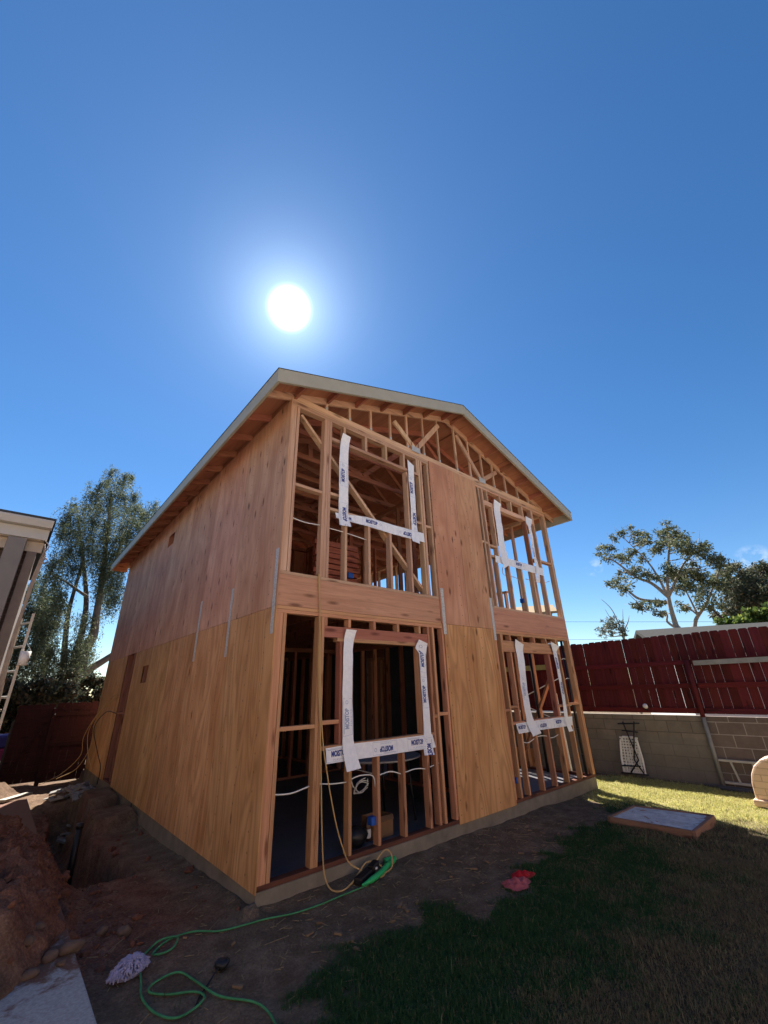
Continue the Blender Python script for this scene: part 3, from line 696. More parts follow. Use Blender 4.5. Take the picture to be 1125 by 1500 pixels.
# concrete path under the spoil
m, nt, b, _ = mat('path_concrete')
tc = N(nt, 'ShaderNodeTexCoord')
n1 = N(nt, 'ShaderNodeTexNoise', i_Scale=3.2, i_Detail=9.0, i_Roughness=.72, i_Distortion=.6); L(nt, tc.outputs['Object'], n1.inputs['Vector'])
n2 = N(nt, 'ShaderNodeTexNoise', i_Scale=60.0, i_Detail=4.0); L(nt, tc.outputs['Object'], n2.inputs['Vector'])
base = ramp(nt, [(.3, (.30,.29,.275)), (.7, (.44,.43,.41))]); L(nt, n2.outputs[0], base.inputs[0])
sp = N(nt, 'ShaderNodeSeparateXYZ'); L(nt, tc.outputs['Object'], sp.inputs[0])
stain = mth(nt, 'ADD', n1.outputs[0], mth(nt, 'MULTIPLY', sp.outputs[1], .28))
c = mixc(nt, sat01(nt, stain, .44, .56), base.outputs[0], (.16,.075,.045))
L(nt, c, b.inputs['Base Color']); b.inputs['Roughness'].default_value = .9
bump(nt, b, n2.outputs[0], .3, .004)
po = MB().box(-2.4, -1.19, -6, 6.45, -.4, -.055).build('path', m, bevel=.012); po['kind'] = 'structure'

# ------------------------------------------------------------------ grass
def blades(name, n, x0, x1, y0, y1, hmin, hmax, wid, matg, dens, seed, drange=None):
    rg = np.random.default_rng(seed)
    x = rg.uniform(x0, x1, n); y = rg.uniform(y0, y1, n)
    g, dry_and_sun, red = masks(x, y)
    keep = rg.random(n) < dens(x, y, g, dry_and_sun)
    inside = (x > -.03) & (x < W+.03) & (y > -.03) & (y < D)
    keep &= ~inside
    fx = (x-4.73)*.996 + (y+1.5)*-.05; 
    keep &= ~((x > 4.3) & (x < 5.2) & (y > -1.95) & (y < -1.03))
    keep &= rg.random(n) < (.25+1.1*fbm(x*4.5, y*4.5, 61, 4))
    x = x[keep]; y = y[keep]; dry_and_sun = dry_and_sun[keep]; n = len(x); keep2 = slice(None)
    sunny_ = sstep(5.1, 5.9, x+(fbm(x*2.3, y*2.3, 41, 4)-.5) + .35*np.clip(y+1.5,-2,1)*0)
    z = gheight(x, y) - .004
    hh = rg.uniform(hmin, hmax, n)*(.25+1.5*fbm(x*5, y*5, 77, 4))*np.where(rg.random(n) < .03, 1.7, 1.0)
    a = rg.uniform(0, 6.283, n); lean = rg.uniform(.15, .95, n)
    dx = np.cos(a); dy = np.sin(a); w = wid*rg.uniform(.7, 1.3, n)
    px = -dy*w/2; py = dx*w/2
    P0 = np.stack([x-px, y-py, z], -1); P1 = np.stack([x+px, y+py, z], -1)
    mx = x+dx*hh*lean*.35; my = y+dy*hh*lean*.35; mz = z+hh*.6
    P2 = np.stack([mx+px*.7, my+py*.7, mz], -1); P3 = np.stack([mx-px*.7, my-py*.7, mz], -1)
    tx = x+dx*hh*lean; ty = y+dy*hh*lean; tz = z+hh*(1-.35*lean)
    P4 = np.stack([tx, ty, tz], -1)
    V = np.stack([P0, P1, P2, P3, P4], 1).reshape(-1, 3)
    i = np.arange(n)*5
    F = np.concatenate([np.stack([i, i+1, i+2], -1), np.stack([i, i+2, i+3], -1), np.stack([i+3, i+2, i+4], -1)])
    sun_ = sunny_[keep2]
    brown = rg.random(n) < np.clip(dry_and_sun*.85+.08, 0, 1)
    lv = np.where(brown, .96, .08) + rg.normal(0, .09, n); lv = np.where(rg.random(n) < sun_, .62+rg.normal(0, .1, n), lv); lv = np.clip(lv, 0, 1)  # blades in the lit strip get a brighter colour as painted sunlight
    return npmesh(name, V, F, matg, attr={'lv': np.tile(lv, 3)})
def leafmat(name, stops, transl=.3, rough=.6, spec=.25):
    m, nt, b, out = mat(name)
    a = N(nt, 'ShaderNodeAttribute', attribute_name='lv')
    r = ramp(nt, stops); L(nt, a.outputs['Fac'], r.inputs[0]); L(nt, r.outputs[0], b.inputs['Base Color'])
    b.inputs['Roughness'].default_value = rough; b.inputs['Specular IOR Level'].default_value = spec
    t = N(nt, 'ShaderNodeBsdfTranslucent'); L(nt, r.outputs[0], t.inputs['Color'])
    mx = N(nt, 'ShaderNodeMixShader', i_0=transl); L(nt, b.outputs[0], mx.inputs[1]); L(nt, t.outputs[0], mx.inputs[2]); L(nt, mx.outputs[0], out.inputs[0])
    return m
GRASS = leafmat('lawn_blades', [(0, (.030,.095,.032)), (.3, (.07,.145,.04)), (.6, (.60,.58,.20)), (.8, (.30,.25,.13)), (1, (.18,.14,.085))], .4)  # bright middle stop is the painted sunlight tone
dn = lambda x, y, g, d: g*(.95-.35*d)
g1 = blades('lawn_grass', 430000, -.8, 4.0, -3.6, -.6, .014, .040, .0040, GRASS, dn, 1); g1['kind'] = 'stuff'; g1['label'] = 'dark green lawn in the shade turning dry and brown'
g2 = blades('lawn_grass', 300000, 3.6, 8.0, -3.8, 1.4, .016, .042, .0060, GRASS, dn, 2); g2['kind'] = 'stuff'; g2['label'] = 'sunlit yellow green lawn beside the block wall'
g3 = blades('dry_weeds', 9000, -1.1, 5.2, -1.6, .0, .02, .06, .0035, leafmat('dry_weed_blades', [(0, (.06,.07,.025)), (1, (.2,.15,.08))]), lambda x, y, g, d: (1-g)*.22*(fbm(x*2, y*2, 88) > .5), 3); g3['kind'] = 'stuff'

# straw, twigs and chips on the bare soil
tb = MB(); rn = random.Random(77)
for i in range(900):
    x = rn.uniform(-1.1, 5.6); y = rn.uniform(-1.5, -.03) if x > 0 else rn.uniform(-1.2, 2.5)
    if x < 0 and x > -.02: continue
    z = gz(x, y)+.004; a = rn.uniform(0, 6.28); l = rn.uniform(.015, .07) if i % 12 else rn.uniform(.08, .2)
    d = Vector((math.cos(a), math.sin(a), 0))*l; e = Vector((x, y, z))+d; e.z = gz(e.x, e.y)+.006
    if x > .0 and e.y > -.01: continue
    tb.bar((x, y, z), e, rn.uniform(.002,.005), .003)
o = tb.build('straw_litter', plain('straw_and_sun', (.27,.20,.11), .9, .4, 30)); o['kind'] = 'stuff'
cb = MB()
for i in range(26):
    x = rn.uniform(-.6, 3.6); y = rn.uniform(-1.0, -.06); z = gz(x, y)+.008; a = rn.uniform(0, 3.1); s = rn.uniform(.012,.035)
    if x < 0: y = rn.uniform(-.8, .6); z = gz(x, y)+.008
    d = Vector((math.cos(a), math.sin(a), 0))*s; cb.bar((x-d.x,y-d.y,z),(x+d.x,y+d.y,z+rn.uniform(0,.01)), s*.7, .012)
o = cb.build('wood_chips', plain('old_chips', (.20,.13,.075), .9, .4, 20)); o['kind'] = 'stuff'
# clods and stones
ROCK = plain('field_stone', (.125,.08,.058), .9, .35, 14, bmp=.5)
REDCLOD = plain('red_clods', (.15,.06,.035), .95, .3, 30, bmp=.5)
GREYR = plain('broken_concrete', (.26,.25,.235), .9, .2, 16, bmp=.4)
cb = MB(); rn = random.Random(9)
for i in range(750):
    y = rn.uniform(-.15, 5.0); x = rn.uniform(-2.1, -.75) if rn.random() < .8 else rn.uniform(-.9, -.05)
    if x > -.6 and rn.random() < .7: continue
    if -1.0 < x < -.55 and 1.8 < y < 6.4: continue
    if x < -1.19 and gz(x, y) < -.06: continue
    s = rn.uniform(.006, .022) if rn.random() < .85 else rn.uniform(.02, .045)
    cb.blob((x, y, gz(x, y)+s*.25), (s*rn.uniform(.8,1.4), s*rn.uniform(.8,1.3), s*.8), i, .4, 7, 5)
o = cb.build('dirt_clods', REDCLOD, smooth=False); o['kind'] = 'stuff'
rk = [(-1.215,.225,.085,.06,.05,'large smooth tan stone on the corner of the concrete path'),
      (-1.33,.20,.05,.045,.04,'upright reddish stone on the dirt heap beside the large tan stone'),
      (-1.44,.06,.055,.04,.03,'oval red-brown stone at the lower edge of the dirt heap'),
      (-1.28,.08,.035,.028,.022,'small dark stone between the dirt heap and the path'),
      (-1.47,.22,.04,.035,.03,'small brown stone on the dirt heap above the oval red stone'),
      (-.96,.60,.05,.04,.032,'flat brown stone at the right foot of the dirt heap'),
      (-.83,.50,.065,.05,.045,'angular grey brown stone with a root lying over it'),
      (-1.40,.42,.045,.04,.03,'half buried stone higher up the red dirt heap')]
for i, (x, y, a, b2, c2, lab) in enumerate(rk):
    o = MB().blob((x, y, max(gz(x, y), -.055 if x < -1.19 else -1)+c2*.35), (a*.85, b2*.85, c2*.85), 100+i, .16, 18, 12).build('stone', ROCK, smooth=True); tag(o, lab, 'stone', 'stones along the dirt heap')
rb = MB(); rn = random.Random(19)
for i in range(70):
    x = rn.gauss(-.30, .2); y = rn.gauss(7.4, .5)
    if x > -.06: continue
    s = rn.uniform(.03, .09); a = rn.uniform(0, 3.1)
    c = Vector((x, y, gz(x, y)+s*.3)); d = Vector((math.cos(a), math.sin(a), rn.uniform(-.4,.4)))*s*1.4
    rb.bar(c-d, c+d, s*1.3, s*.45, up=(rn.uniform(-.4,.4), rn.uniform(-.4,.4), 1))
o = rb.build('rubble', GREYR); o['kind'] = 'stuff'; o['label'] = 'grey broken concrete rubble at the far end of the side wall'

# ------------------------------------------------------------------ things on the ground
pz = -.62
t = thing('waste_pipe', 'upright black plastic pipe standing in the trench beside the house', 'pipe', (-.87, 3.0, pz))
MB().tube([(-.87,3.0,pz),(-.873,3.0,.11)], .036, 16).build('pipe_body', BLACK, t, smooth=True)
MB().tube([(-.873,3.0,.075),(-.873,3.0,.126)], .041, 16).build('pipe_cap', BLACK, t, smooth=True)
o = MB().bar((-1.55,6.32,-.02),(-1.16,6.80,-.03), .13, .04).build('wooden_board', PRIMED, bevel=.003); tag(o, 'short pale board lying in the sunlit patch of sand', 'board')

def gpath(pts, r, lift=0): return [(x, y, gz(x, y)+r+lift) for x, y in pts]
def hermite(pts, n=7): return [tuple(v) for v in smoothpath(pts, n)]
gp = [(.98,-.26),(.68,-.27),(.45,-.265),(.223,-.245),(.017,-.186),(-.15,-.14),(-.318,-.086),(-.45,.03),(-.57,.085),(-.66,.06),(-.74,.0),(-.75,-.05),(-.70,-.085),(-.63,-.06),(-.585,.01),(-.61,.075),(-.69,.085),(-.77,.05),(-.83,-.02),(-.86,-.14),(-.885,-.29),(-.92,-.47),(-.90,-.66),(-.83,-.785),(-.73,-.785),(-.64,-.72),(-.67,-.63),(-.80,-.55),(-.875,-.44),(-.82,-.36),(-.69,-.375),(-.635,-.55),(-.577,-.78),(-.45,-.96),(-.42,-1.09),(-.44,-1.25),(-.50,-1.5)]
p3 = [(x, y, gz(x, y)+.012 + (.012 if 13 < i < 17 else 0)) for i, (x, y) in enumerate(gp)]
t = thing('garden_cord', 'green extension cord looping over the dirt past the mop head', 'cord', (.98, -.26, gz(.98,-.26)))
MB().tube(hermite(p3), .0062, 8).build('cord_run', GHOSE, t, smooth=True)
gs = [(.90,-.27),(1.02,-.25),(1.18,-.19),(1.32,-.12),(1.46,-.06),(1.50,-.01),(1.44,.0),(1.38,-.03)]
gs3 = hermite([(x, min(y, -.035), gz(x, min(y,-.035))+.035) for x, y in gs])
MB().tube(gs3, [.008+.018*min(1, i/8) for i in range(len(gs3))], 10).build('cord_sleeve', GSTRAP, t, smooth=True)
# tan cord hanging from the upper floor
t = thing('tan_cord', 'tan extension cord hanging down the front wall into a coil on the dirt', 'cord', (.486, -.03, 2.75))
a = [(.486,.03,2.76),(.486,-.012,2.75),(.49,-.022,2.6),(.515,-.02,2.35),(.52,-.022,1.9),(.533,-.025,1.55),(.565,-.03,1.1),(.585,-.035,.7),(.60,-.04,.4),(.622,-.04,.13),(.635,-.06,-.02),(.66,-.12,gz(.66,-.12)+.012),(.72,-.2,gz(.72,-.2)+.012),(.86,-.16,gz(.86,-.16)+.015),(1.0,-.11,-.06),(1.1,-.09,-.02),(1.22,-.1,-.05),(1.28,-.14,-.12),(1.2,-.2,gz(1.2,-.2)+.01),(1.08,-.2,gz(1.08,-.2)+.02)]
MB().tube(hermite(a), .0068, 8).build('cord_strand', YCORD, t, smooth=True)
a = [(.496,.03,2.76),(.498,-.014,2.74),(.505,-.024,2.4),(.53,-.03,1.9),(.553,-.028,1.45),(.60,-.03,1.02),(.645,-.035,.80),(.70,-.04,.56),(.765,-.045,.33),(.83,-.05,.16),(.90,-.06,.02),(1.0,-.09,-.05),(1.12,-.13,-.1),(1.2,-.12,-.02),(1.33,-.1,.03),(1.40,-.11,-.02),(1.36,-.16,-.1),(1.24,-.18,gz(1.24,-.18)+.015)]
MB().tube(hermite(a), .0068, 8).build('cord_strand', YCORD, t, smooth=True)
t = thing('power_tap', 'black power outlet block with plugged in cords lying against the foundation', 'power block', (1.05, -.15, gz(1.05,-.15)))
zz = gz(1.05,-.15)
MB().bar((.90,-.20,zz+.035),(1.16,-.10,zz+.05), .085, .055).build('housing', BLACK, t, bevel=.012)
MB().bar((1.10,-.15,zz+.07),(1.2,-.12,zz+.09), .07, .06).build('plug', BLACK, t, bevel=.01)
MB().box(.95, .965, -.215, -.205, zz+.03, zz+.06).build('outlet_mark', WHITEP, t); MB().box(1.13, 1.15, -.19, -.18, zz+.07, zz+.085).build('outlet_mark', WHITEP, t)
# black plug with its lead
t = thing('cord_plug', 'black plug with a short lead lying on the dirt near the green cord', 'plug', (-.48, -.54, gz(-.48,-.54)))
zz = gz(-.48,-.54)
MB().blob((-.468,-.532,zz+.03), (.048,.042,.03), 3, .15, 14, 9).build('plug_body', BLACK, t, smooth=True)
MB().tube(hermite([(-.50,-.555,zz+.025),(-.545,-.59,zz+.015),(-.60,-.63,gz(-.6,-.63)+.006),(-.66,-.69,gz(-.66,-.69)+.005),(-.70,-.75,gz(-.7,-.75)+.005)]), .006, 6).build('lead', BLACK, t, smooth=True)
# mop head
t = MB(); rn = random.Random(2); c0 = Vector((-.925,-.145,gz(-.925,-.145)))
for i in range(420):
    u = rn.uniform(-1,1); v = rn.uniform(-1,1)
    if u*u+v*v > 1: continue
    p = c0 + Vector((u*.105+v*.02, v*.085+u*.02, .075*(1-.8*(u*u+v*v))+.012))
    a = math.atan2(v, u)+rn.uniform(-.9,.9)
    d = Vector((math.cos(a), math.sin(a)*.9, rn.uniform(-.3,.35)))
    l = rn.uniform(.018,.034)
    t.tube([p-d*l*.5, p+d*l*.4+Vector((0,0,.006)), p+d*l+Vector((0,0,-.008))], .0048, 5)
t.blob(c0+Vector((0,0,.02)), (.11,.07,.03), 5, .1)
o = t.build('mop_head', plain('mop_yarn', (.33,.31,.46), .9, .35, 30), smooth=True); tag(o, 'shaggy lilac grey mop head lying on the dirt', 'mop head')
# two rags
for x, y, a, b2, c2, col, lab, sd in ((2.17,-1.10,.155,.09,.03,(.46,.008,.014),'bright red rag crumpled at the edge of the lawn',4), (1.98,-1.17,.155,.11,.033,(.42,.095,.10),'pinkish red rag lying next to the bright red rag',8)):
    nu, nv = 34, 20; vs = []; fs = []
    for j in range(nv+1):
        for i in range(nu):
            an = 2*math.pi*i/nu; rr = j/nv
            k = 1+.12*math.sin(3*an+sd)+.06*math.sin(7*an)
            X = x+math.cos(an)*a*rr*k; Y = y+math.sin(an)*b2*rr*k
            Z = gz(x, y)+.012+c2*(1-rr**2.5)*(.7+.5*math.sin(9*math.cos(an)*rr+sd)*math.cos(7*math.sin(an)*rr)) 
            vs.append((X, Y, Z))
    for j in range(nv):
        for i in range(nu): fs.append((j*nu+i, (j+1)*nu+i, (j+1)*nu+(i+1)%nu, j*nu+(i+1)%nu))
    o = MB().add(vs, fs).build('rag', plain('rag_cloth_'+str(sd), col, .9, .2, 25, bmp=.2), smooth=True); tag(o, lab, 'rag')
# concrete pad in its timber form
m, nt, b, _ = mat('rough_screed')
tc = N(nt, 'ShaderNodeTexCoord')
n1 = N(nt, 'ShaderNodeTexNoise', i_Scale=7.0, i_Detail=8.0, i_Roughness=.7, i_Distortion=1.2); L(nt, tc.outputs['Object'], n1.inputs['Vector'])
n2 = N(nt, 'ShaderNodeTexNoise', i_Scale=3.0, i_Detail=4.0, i_Distortion=2.0); L(nt, tc.outputs['Object'], n2.inputs['Vector'])
r = ramp(nt, [(.3, (.30,.30,.30)), (.5, (.52,.515,.50)), (.7, (.70,.69,.67))]); L(nt, n1.outputs[0], r.inputs[0])
c = mixc(nt, sat01(nt, n2.outputs[0], .60, .64), r.outputs[0], (.30,.14,.08))
L(nt, c, b.inputs['Base Color']); b.inputs['Roughness'].default_value = .9; bump(nt, b, n1.outputs[0], .6, .02)
q = [(4.30,-1.04),(5.06,-1.07),(5.22,-1.94),(4.36,-1.95)]; zt = -.06
t = thing('concrete_form', 'square concrete pad in a timber form lying on the lawn', 'concrete pad', (4.7,-1.5,-.2))
for i in range(4):
    p, r_ = Vector((*q[i], zt-.065)), Vector((*q[(i+1)%4], zt-.065)); d = (r_-p).normalized()
    MB().bar(p+d*.0201*(i%2), r_-d*.0201*(i%2), .036, .13).build('form_board', lumber('form_board_wood', 0 if i%2==0 else 1, (.17,.095,.06), (.30,.18,.12)), t)
ctr = Vector((sum(p[0] for p in q)/4, sum(p[1] for p in q)/4))
qi = [tuple(Vector(p)+(ctr-Vector(p)).normalized()*.028) for p in q]
MB().prism(qi, 2, -.2, zt-.012).build('screed', m, t)

# ------------------------------------------------------------------ inside the house
CARD = plain('brown_cardboard', (.22,.12,.06), .85, .1, 9)
t = thing('cardboard_box', 'open brown cardboard box on the slab behind the front studs', 'box', (1.62,.36,0))
b = MB(); b.box(1.48,1.76,.26,.27,.003,.20); b.box(1.48,1.76,.47,.48,.003,.20); b.box(1.48,1.49,.27,.47,.003,.20); b.box(1.75,1.76,.27,.47,.003,.20); b.box(1.49,1.75,.27,.47,.003,.012)
b.build('carton', CARD, t); MB().add([(1.49,.262,.20),(1.75,.262,.20),(1.74,.21,.17),(1.50,.205,.165)], [(0,1,2,3)]).build('flap', CARD, t)
t = thing('sealant_bottle', 'small dark bottle with a white label beside the cardboard box', 'bottle', (1.44,.32,0))
MB().tube([(1.44,.32,.002),(1.44,.32,.15),(1.44,.32,.19),(1.44,.32,.215)], [.035,.035,.014,.014], 16).build('bottle_body', plain('amber_plastic', (.10,.05,.03), .4), t, smooth=True)
MB().tube([(1.44,.32,.03),(1.44,.32,.11)], .0358, 16, caps=False).build('label_band', WHITEP, t, smooth=True)
o = MB().blob((1.22,.24,.09), (.14,.10,.09), 12, .12, 18, 12).build('work_bag', BLACK, smooth=True); tag(o, 'black tool bag slumped on the slab behind the front studs', 'bag')
t = thing('folding_table', 'round grey folding table standing inside the lower front room', 'table', (2.0,.78,0))
MB().tube([(2.0,.78,.69),(2.0,.78,.70),(2.0,.78,.715)], [.52,.55,.55], 48).build('table_top', plain('grey_table_top', (.40,.40,.43), .45), t, bevel=.004)
for sx, sy in ((-.28,-.25),(.28,-.25),(-.28,.25),(.28,.25)): MB().tube([(2+sx*1.2,.78+sy*1.2,.002),(2+sx,.78+sy,.69)], .015, 8).build('leg', BLACK, t, smooth=True)
t = MB(); 
rn = random.Random(31)
for k in range(3):
    pc = [(1.50+(.085+.012*k)*math.cos(a)*rn.uniform(.9,1.1), .50+.012*k+rn.uniform(-.02,.02), .47+(.05+.008*k)*math.sin(a+.3*k)*rn.uniform(.85,1.15)) for a in np.arange(.4*k, 6.6+.3*k, .6)]
    t.tube(hermite(pc, 4), .0055, 6)
t.tube(hermite([(1.42,.50,.47),(1.36,.49,.50),(1.33,.48,.66),(1.36,.1,.66)], 5), .0055, 6)
o = t.build('cable_coil', ROMEX, smooth=True); tag(o, 'loose coil of white cable hanging in the dark lower room', 'cable coil')
o = MB().bar((6.36,1.36,.02),(6.44,1.36,.33), .50, .014, up=(1,0,0)).build('plywood_offcut', PLY_LO_L); tag(o, 'orange plywood offcut leaning at the foot of the open side wall', 'plywood')

# ------------------------------------------------------------------ flashing strips at the window openings
m, nt, b, out = mat('flashing_paper')
tc = N(nt, 'ShaderNodeTexCoord'); n1 = N(nt, 'ShaderNodeTexNoise', i_Scale=24.0, i_Detail=5.0); L(nt, tc.outputs['Object'], n1.inputs['Vector'])
r = ramp(nt, [(.3, (.80,.82,.87)), (.7, (.90,.91,.94))]); L(nt, n1.outputs[0], r.inputs[0]); L(nt, r.outputs[0], b.inputs['Base Color'])
b.inputs['Roughness'].default_value = .42; bump(nt, b, n1.outputs[0], .6, .012)
TAPE = m
INK = plain('dark_blue_ink', (.025,.05,.25), .6, .1); PALEINK = plain('pale_blue_ink', (.36,.42,.60), .6, .1)
def glyphs(body, size, offset=0.0, sx=1.0, spacing=1.0):
    cu = bpy.data.curves.new('t', 'FONT'); cu.body = body; cu.size = size; cu.align_x = 'CENTER'; cu.align_y = 'CENTER'; cu.offset = offset; cu.space_character = spacing; cu.resolution_u = 3
    ob = bpy.data.objects.new('t', cu); COL.objects.link(ob); bpy.context.view_layer.update()
    me = bpy.data.meshes.new_from_object(ob.evaluated_get(bpy.context.evaluated_depsgraph_get()))
    v = [(p.co.x*sx, p.co.y) for p in me.vertices]; f = [tuple(p.vertices) for p in me.polygons]
    bpy.data.objects.remove(ob); bpy.data.curves.remove(cu); bpy.data.meshes.remove(me)
    return v, f
GW = glyphs('MOISTOP', .072, .0036, .64); GF = glyphs('FLASHING', .026, 0, 1.0, 1.5)
def ring(c, r0, r1, n=20):
    v = []; f = []
    for i in range(n):
        a = 2*math.pi*i/n
        v += [(c[0]+r0*math.cos(a), c[1]+r0*math.sin(a)), (c[0]+r1*math.cos(a), c[1]+r1*math.sin(a))]
    for i in range(n): j = (i+1) % n; f.append((2*i, 2*i+1, 2*j+1, 2*j))
    return v, f
def rect(x0, x1, y0, y1, n=8):
    v = []; f = []
    for i in range(n+1):
        t = x0+(x1-x0)*i/n; v += [(t, y0), (t, y1)]
    for i in range(n): f.append((2*i, 2*i+2, 2*i+3, 2*i+1))
    return v, f
def strip(lab, Lp, Rp, y0, marks=(), amp=.006, seed=0, curl=(), faint=False):
    """Lp/Rp: matching edge points (x,z) from one end to the other"""
    m_ = len(Lp); mid = [((a[0]+b[0])/2, (a[1]+b[1])/2) for a, b in zip(Lp, Rp)]
    cum = [0]
    for i in range(1, m_): cum.append(cum[-1]+math.dist(mid[i], mid[i-1]))
    Lt = cum[-1]
    def P(s, t, lift=0.0):
        s = max(0, min(Lt, s)); i = 0
        while i < m_-2 and cum[i+1] < s: i += 1
        k = (s-cum[i])/(cum[i+1]-cum[i])
        a = [Lp[i][j]*(1-k)+Lp[i+1][j]*k for j in (0,1)]; b = [Rp[i][j]*(1-k)+Rp[i+1][j]*k for j in (0,1)]
        x = a[0]*(1-t)+b[0]*t; z = a[1]*(1-t)+b[1]*t
        y = y0 - amp*(1+math.sin(s*9+seed)*.6+math.sin(s*21+t*4+seed*2)*.25 + .5*math.sin(t*3.1+s*3+seed))
        for c, wd, am in curl: y -= am*max(0, 1-abs(s-c)/wd)**1.5
        return (x, y-lift, z)
    n = max(10, int(Lt/.03)); k = 6; vs = []; fs = []
    for i in range(n+1):
        for j in range(k+1): vs.append(P(Lt*i/n, j/k))
    nv = len(vs)
    for i in range(n+1):
        for j in range(k+1): p = P(Lt*i/n, j/k); vs.append((p[0], p[1]+.0012, p[2]))
    for i in range(n):
        for j in range(k):
            a = i*(k+1)+j; fs += [(a, a+1, a+k+2, a+k+1), (nv+a, nv+a+k+1, nv+a+k+2, nv+a+1)]
    o = MB().add(vs, fs).build('flashing_strip', TAPE, smooth=True)
    tag(o, lab, 'flashing', 'white flashing strips round the window openings')
    wd = math.dist(Lp[m_//2], Rp[m_//2])
    for (s0, dirn, cut) in marks:
        bi = MB(); bp = MB(); br_ = MB()
        def put(bb, g, ox, oy, lift):
            v = []
            for (px, py) in g[0]:
                ss = s0 + (px+ox)*dirn; tt = .5 + (py+oy)/wd*(-1 if dirn < 0 else 1)*flip
                v.append(P(ss, min(.99, max(.01, tt)), lift))
            ok = [f for f in g[1] if all(cut[0] <= s0+(g[0][i][0]+ox)*dirn <= cut[1] for i in f)]
            if ok: bb.add(v, ok)
        flip = FLIP[0]
        big = bp if faint else bi
        put(big if not faint else br_, GW, -.03, .008, .0022); put(br_, GF, -.02, -.045, .002)
        put(bp, ring((.13,.012), .014, .019), 0, 0, .002); put(bp, rect(-.19,.17,.058,.0605), 0, 0, .002); put(bp, rect(-.19,.17,-.0625,-.06), 0, 0, .002)
        put(bp, rect(-.19,-.1875,-.06,.058, 1), 0, 0, .002); put(bp, rect(.1675,.17,-.06,.058, 1), 0, 0, .002); put(bp, rect(-.17,.02,.047,.052), 0, 0, .002)
        if bi.v and bi.f: bi.build('lettering', INK, o)
        if br_.v and br_.f: br_.build('small_lettering', PALEINK, o)
        if bp.v and bp.f: bp.build('label_border', PALEINK, o)
    return o
FLIP = [1]; ALL = (-9, 9)
# horizontal strips run left to right: Lp = lower edge, Rp = upper edge (text upright when dirn=+1)
strip('white flashing strip under the lower left window opening, level with the sill', [(.655,.842),(1.0,.842),(1.5,.838),(2.27,.835)], [(.645,.981),(1.0,.992),(1.5,.985),(2.215,.985)], -.006, [(.19,1,ALL),(.78,-1,ALL),(1.33,1,ALL)], .004, 1)
strip('white flashing strip under the upper left window opening, above the rim beam', [(.715,.0+3.53),(1.2,3.535),(1.7,3.525),(2.327,3.53)], [(.70,3.60),(1.2,3.665),(1.7,3.665),(2.323,3.675)], -.006, [(.12,-1,ALL),(.62,1,ALL),(1.25,-1,ALL)], .004, 2)
strip('white flashing strip under the upper right window opening', [(4.139,3.53),(4.7,3.53),(5.3,3.525),(5.785,3.524)], [(4.150,3.658),(4.7,3.675),(5.3,3.675),(5.83,3.684)], -.006, [(.78,1,ALL)], .004, 3)
strip('white flashing strip under the lower right window opening', [(4.12,.838),(4.7,.842),(5.3,.838),(5.805,.837)], [(4.075,.975),(4.7,.985),(5.3,.985),(5.863,.975)], -.006, [(.16,1,ALL),(.72,-1,ALL),(1.28,1,ALL)], .004, 4)
# vertical strips run top to bottom: Lp = left edge, Rp = right edge; dirn=-1 reads upwards
strip('plain white flashing strip hanging down the left side of the lower left window', [(.866,2.165),(.84,1.94),(.836,1.3),(.838,1.0),(.868,.753)], [(1.01,2.16),(.968,1.94),(.976,1.29),(.985,1.02),(1.055,.765)], -.016, [(.9,-1,ALL)], .007, 5, curl=((0,.12,.03),(1.42,.3,.05)), faint=True)
strip('white flashing strip hanging down the right side of the lower left window', [(2.045,2.105),(1.985,2.00),(2.052,1.94),(2.066,1.47),(2.06,.99),(2.042,.772)], [(2.2,2.06),(2.195,1.95),(2.178,1.90),(2.182,1.47),(2.19,.99),(2.22,.762)], -.014, [(.20,-1,ALL),(.62,-1,ALL),(1.33,1,ALL)], .006, 6, curl=((0,.12,.03),(1.35,.1,.02)))
strip('white flashing strip down the left side of the upper left window, its top curled over', [(.76,4.80),(.745,4.55),(.738,4.2),(.742,3.9),(.75,3.6),(.745,3.43)], [(.90,4.79),(.893,4.55),(.893,4.2),(.889,3.9),(.895,3.6),(.92,3.44)], -.016, [(.60,-1,ALL),(1.22,1,ALL)], .007, 7, curl=((0,.15,.04),(1.35,.15,.03)))
strip('white flashing strip down the right side of the upper left window', [(2.043,4.86),(2.055,4.5),(2.062,4.1),(2.06,3.75),(2.04,3.485)], [(2.185,4.80),(2.178,4.5),(2.165,4.1),(2.172,3.75),(2.195,3.47)], -.015, [(.42,-1,ALL),(1.0,1,ALL)], .006, 8, curl=((1.37,.12,.02),))
strip('white flashing strip down the left side of the upper right window, flaring at its foot', [(4.312,4.80),(4.305,4.4),(4.303,4.0),(4.30,3.62),(4.36,3.45)], [(4.53,4.76),(4.50,4.4),(4.485,4.0),(4.54,3.68),(4.535,3.54)], -.016, [], .007, 9, curl=((0,.15,.03),))
strip('narrow white flashing strip down the right side of the upper right window', [(5.45,4.75),(5.425,4.61),(5.49,4.53),(5.485,4.2),(5.48,3.8),(5.47,3.55),(5.375,3.345)], [(5.70,4.73),(5.64,4.62),(5.585,4.54),(5.582,4.2),(5.59,3.82),(5.625,3.6),(5.525,3.345)], -.016, [(.75,-1,ALL)], .007, 10, curl=((1.38,.15,.02),), faint=True)
strip('plain white flashing strip hanging down the left side of the lower right window', [(4.33,2.225),(4.355,2.0),(4.345,1.6),(4.335,1.17),(4.346,.97),(4.43,.775)], [(4.545,2.14),(4.555,2.0),(4.53,1.6),(4.515,1.16),(4.56,1.0),(4.70,.80)], -.016, [(.7,-1,ALL)], .007, 11, curl=((0,.15,.04),(1.4,.2,.03)), faint=True)
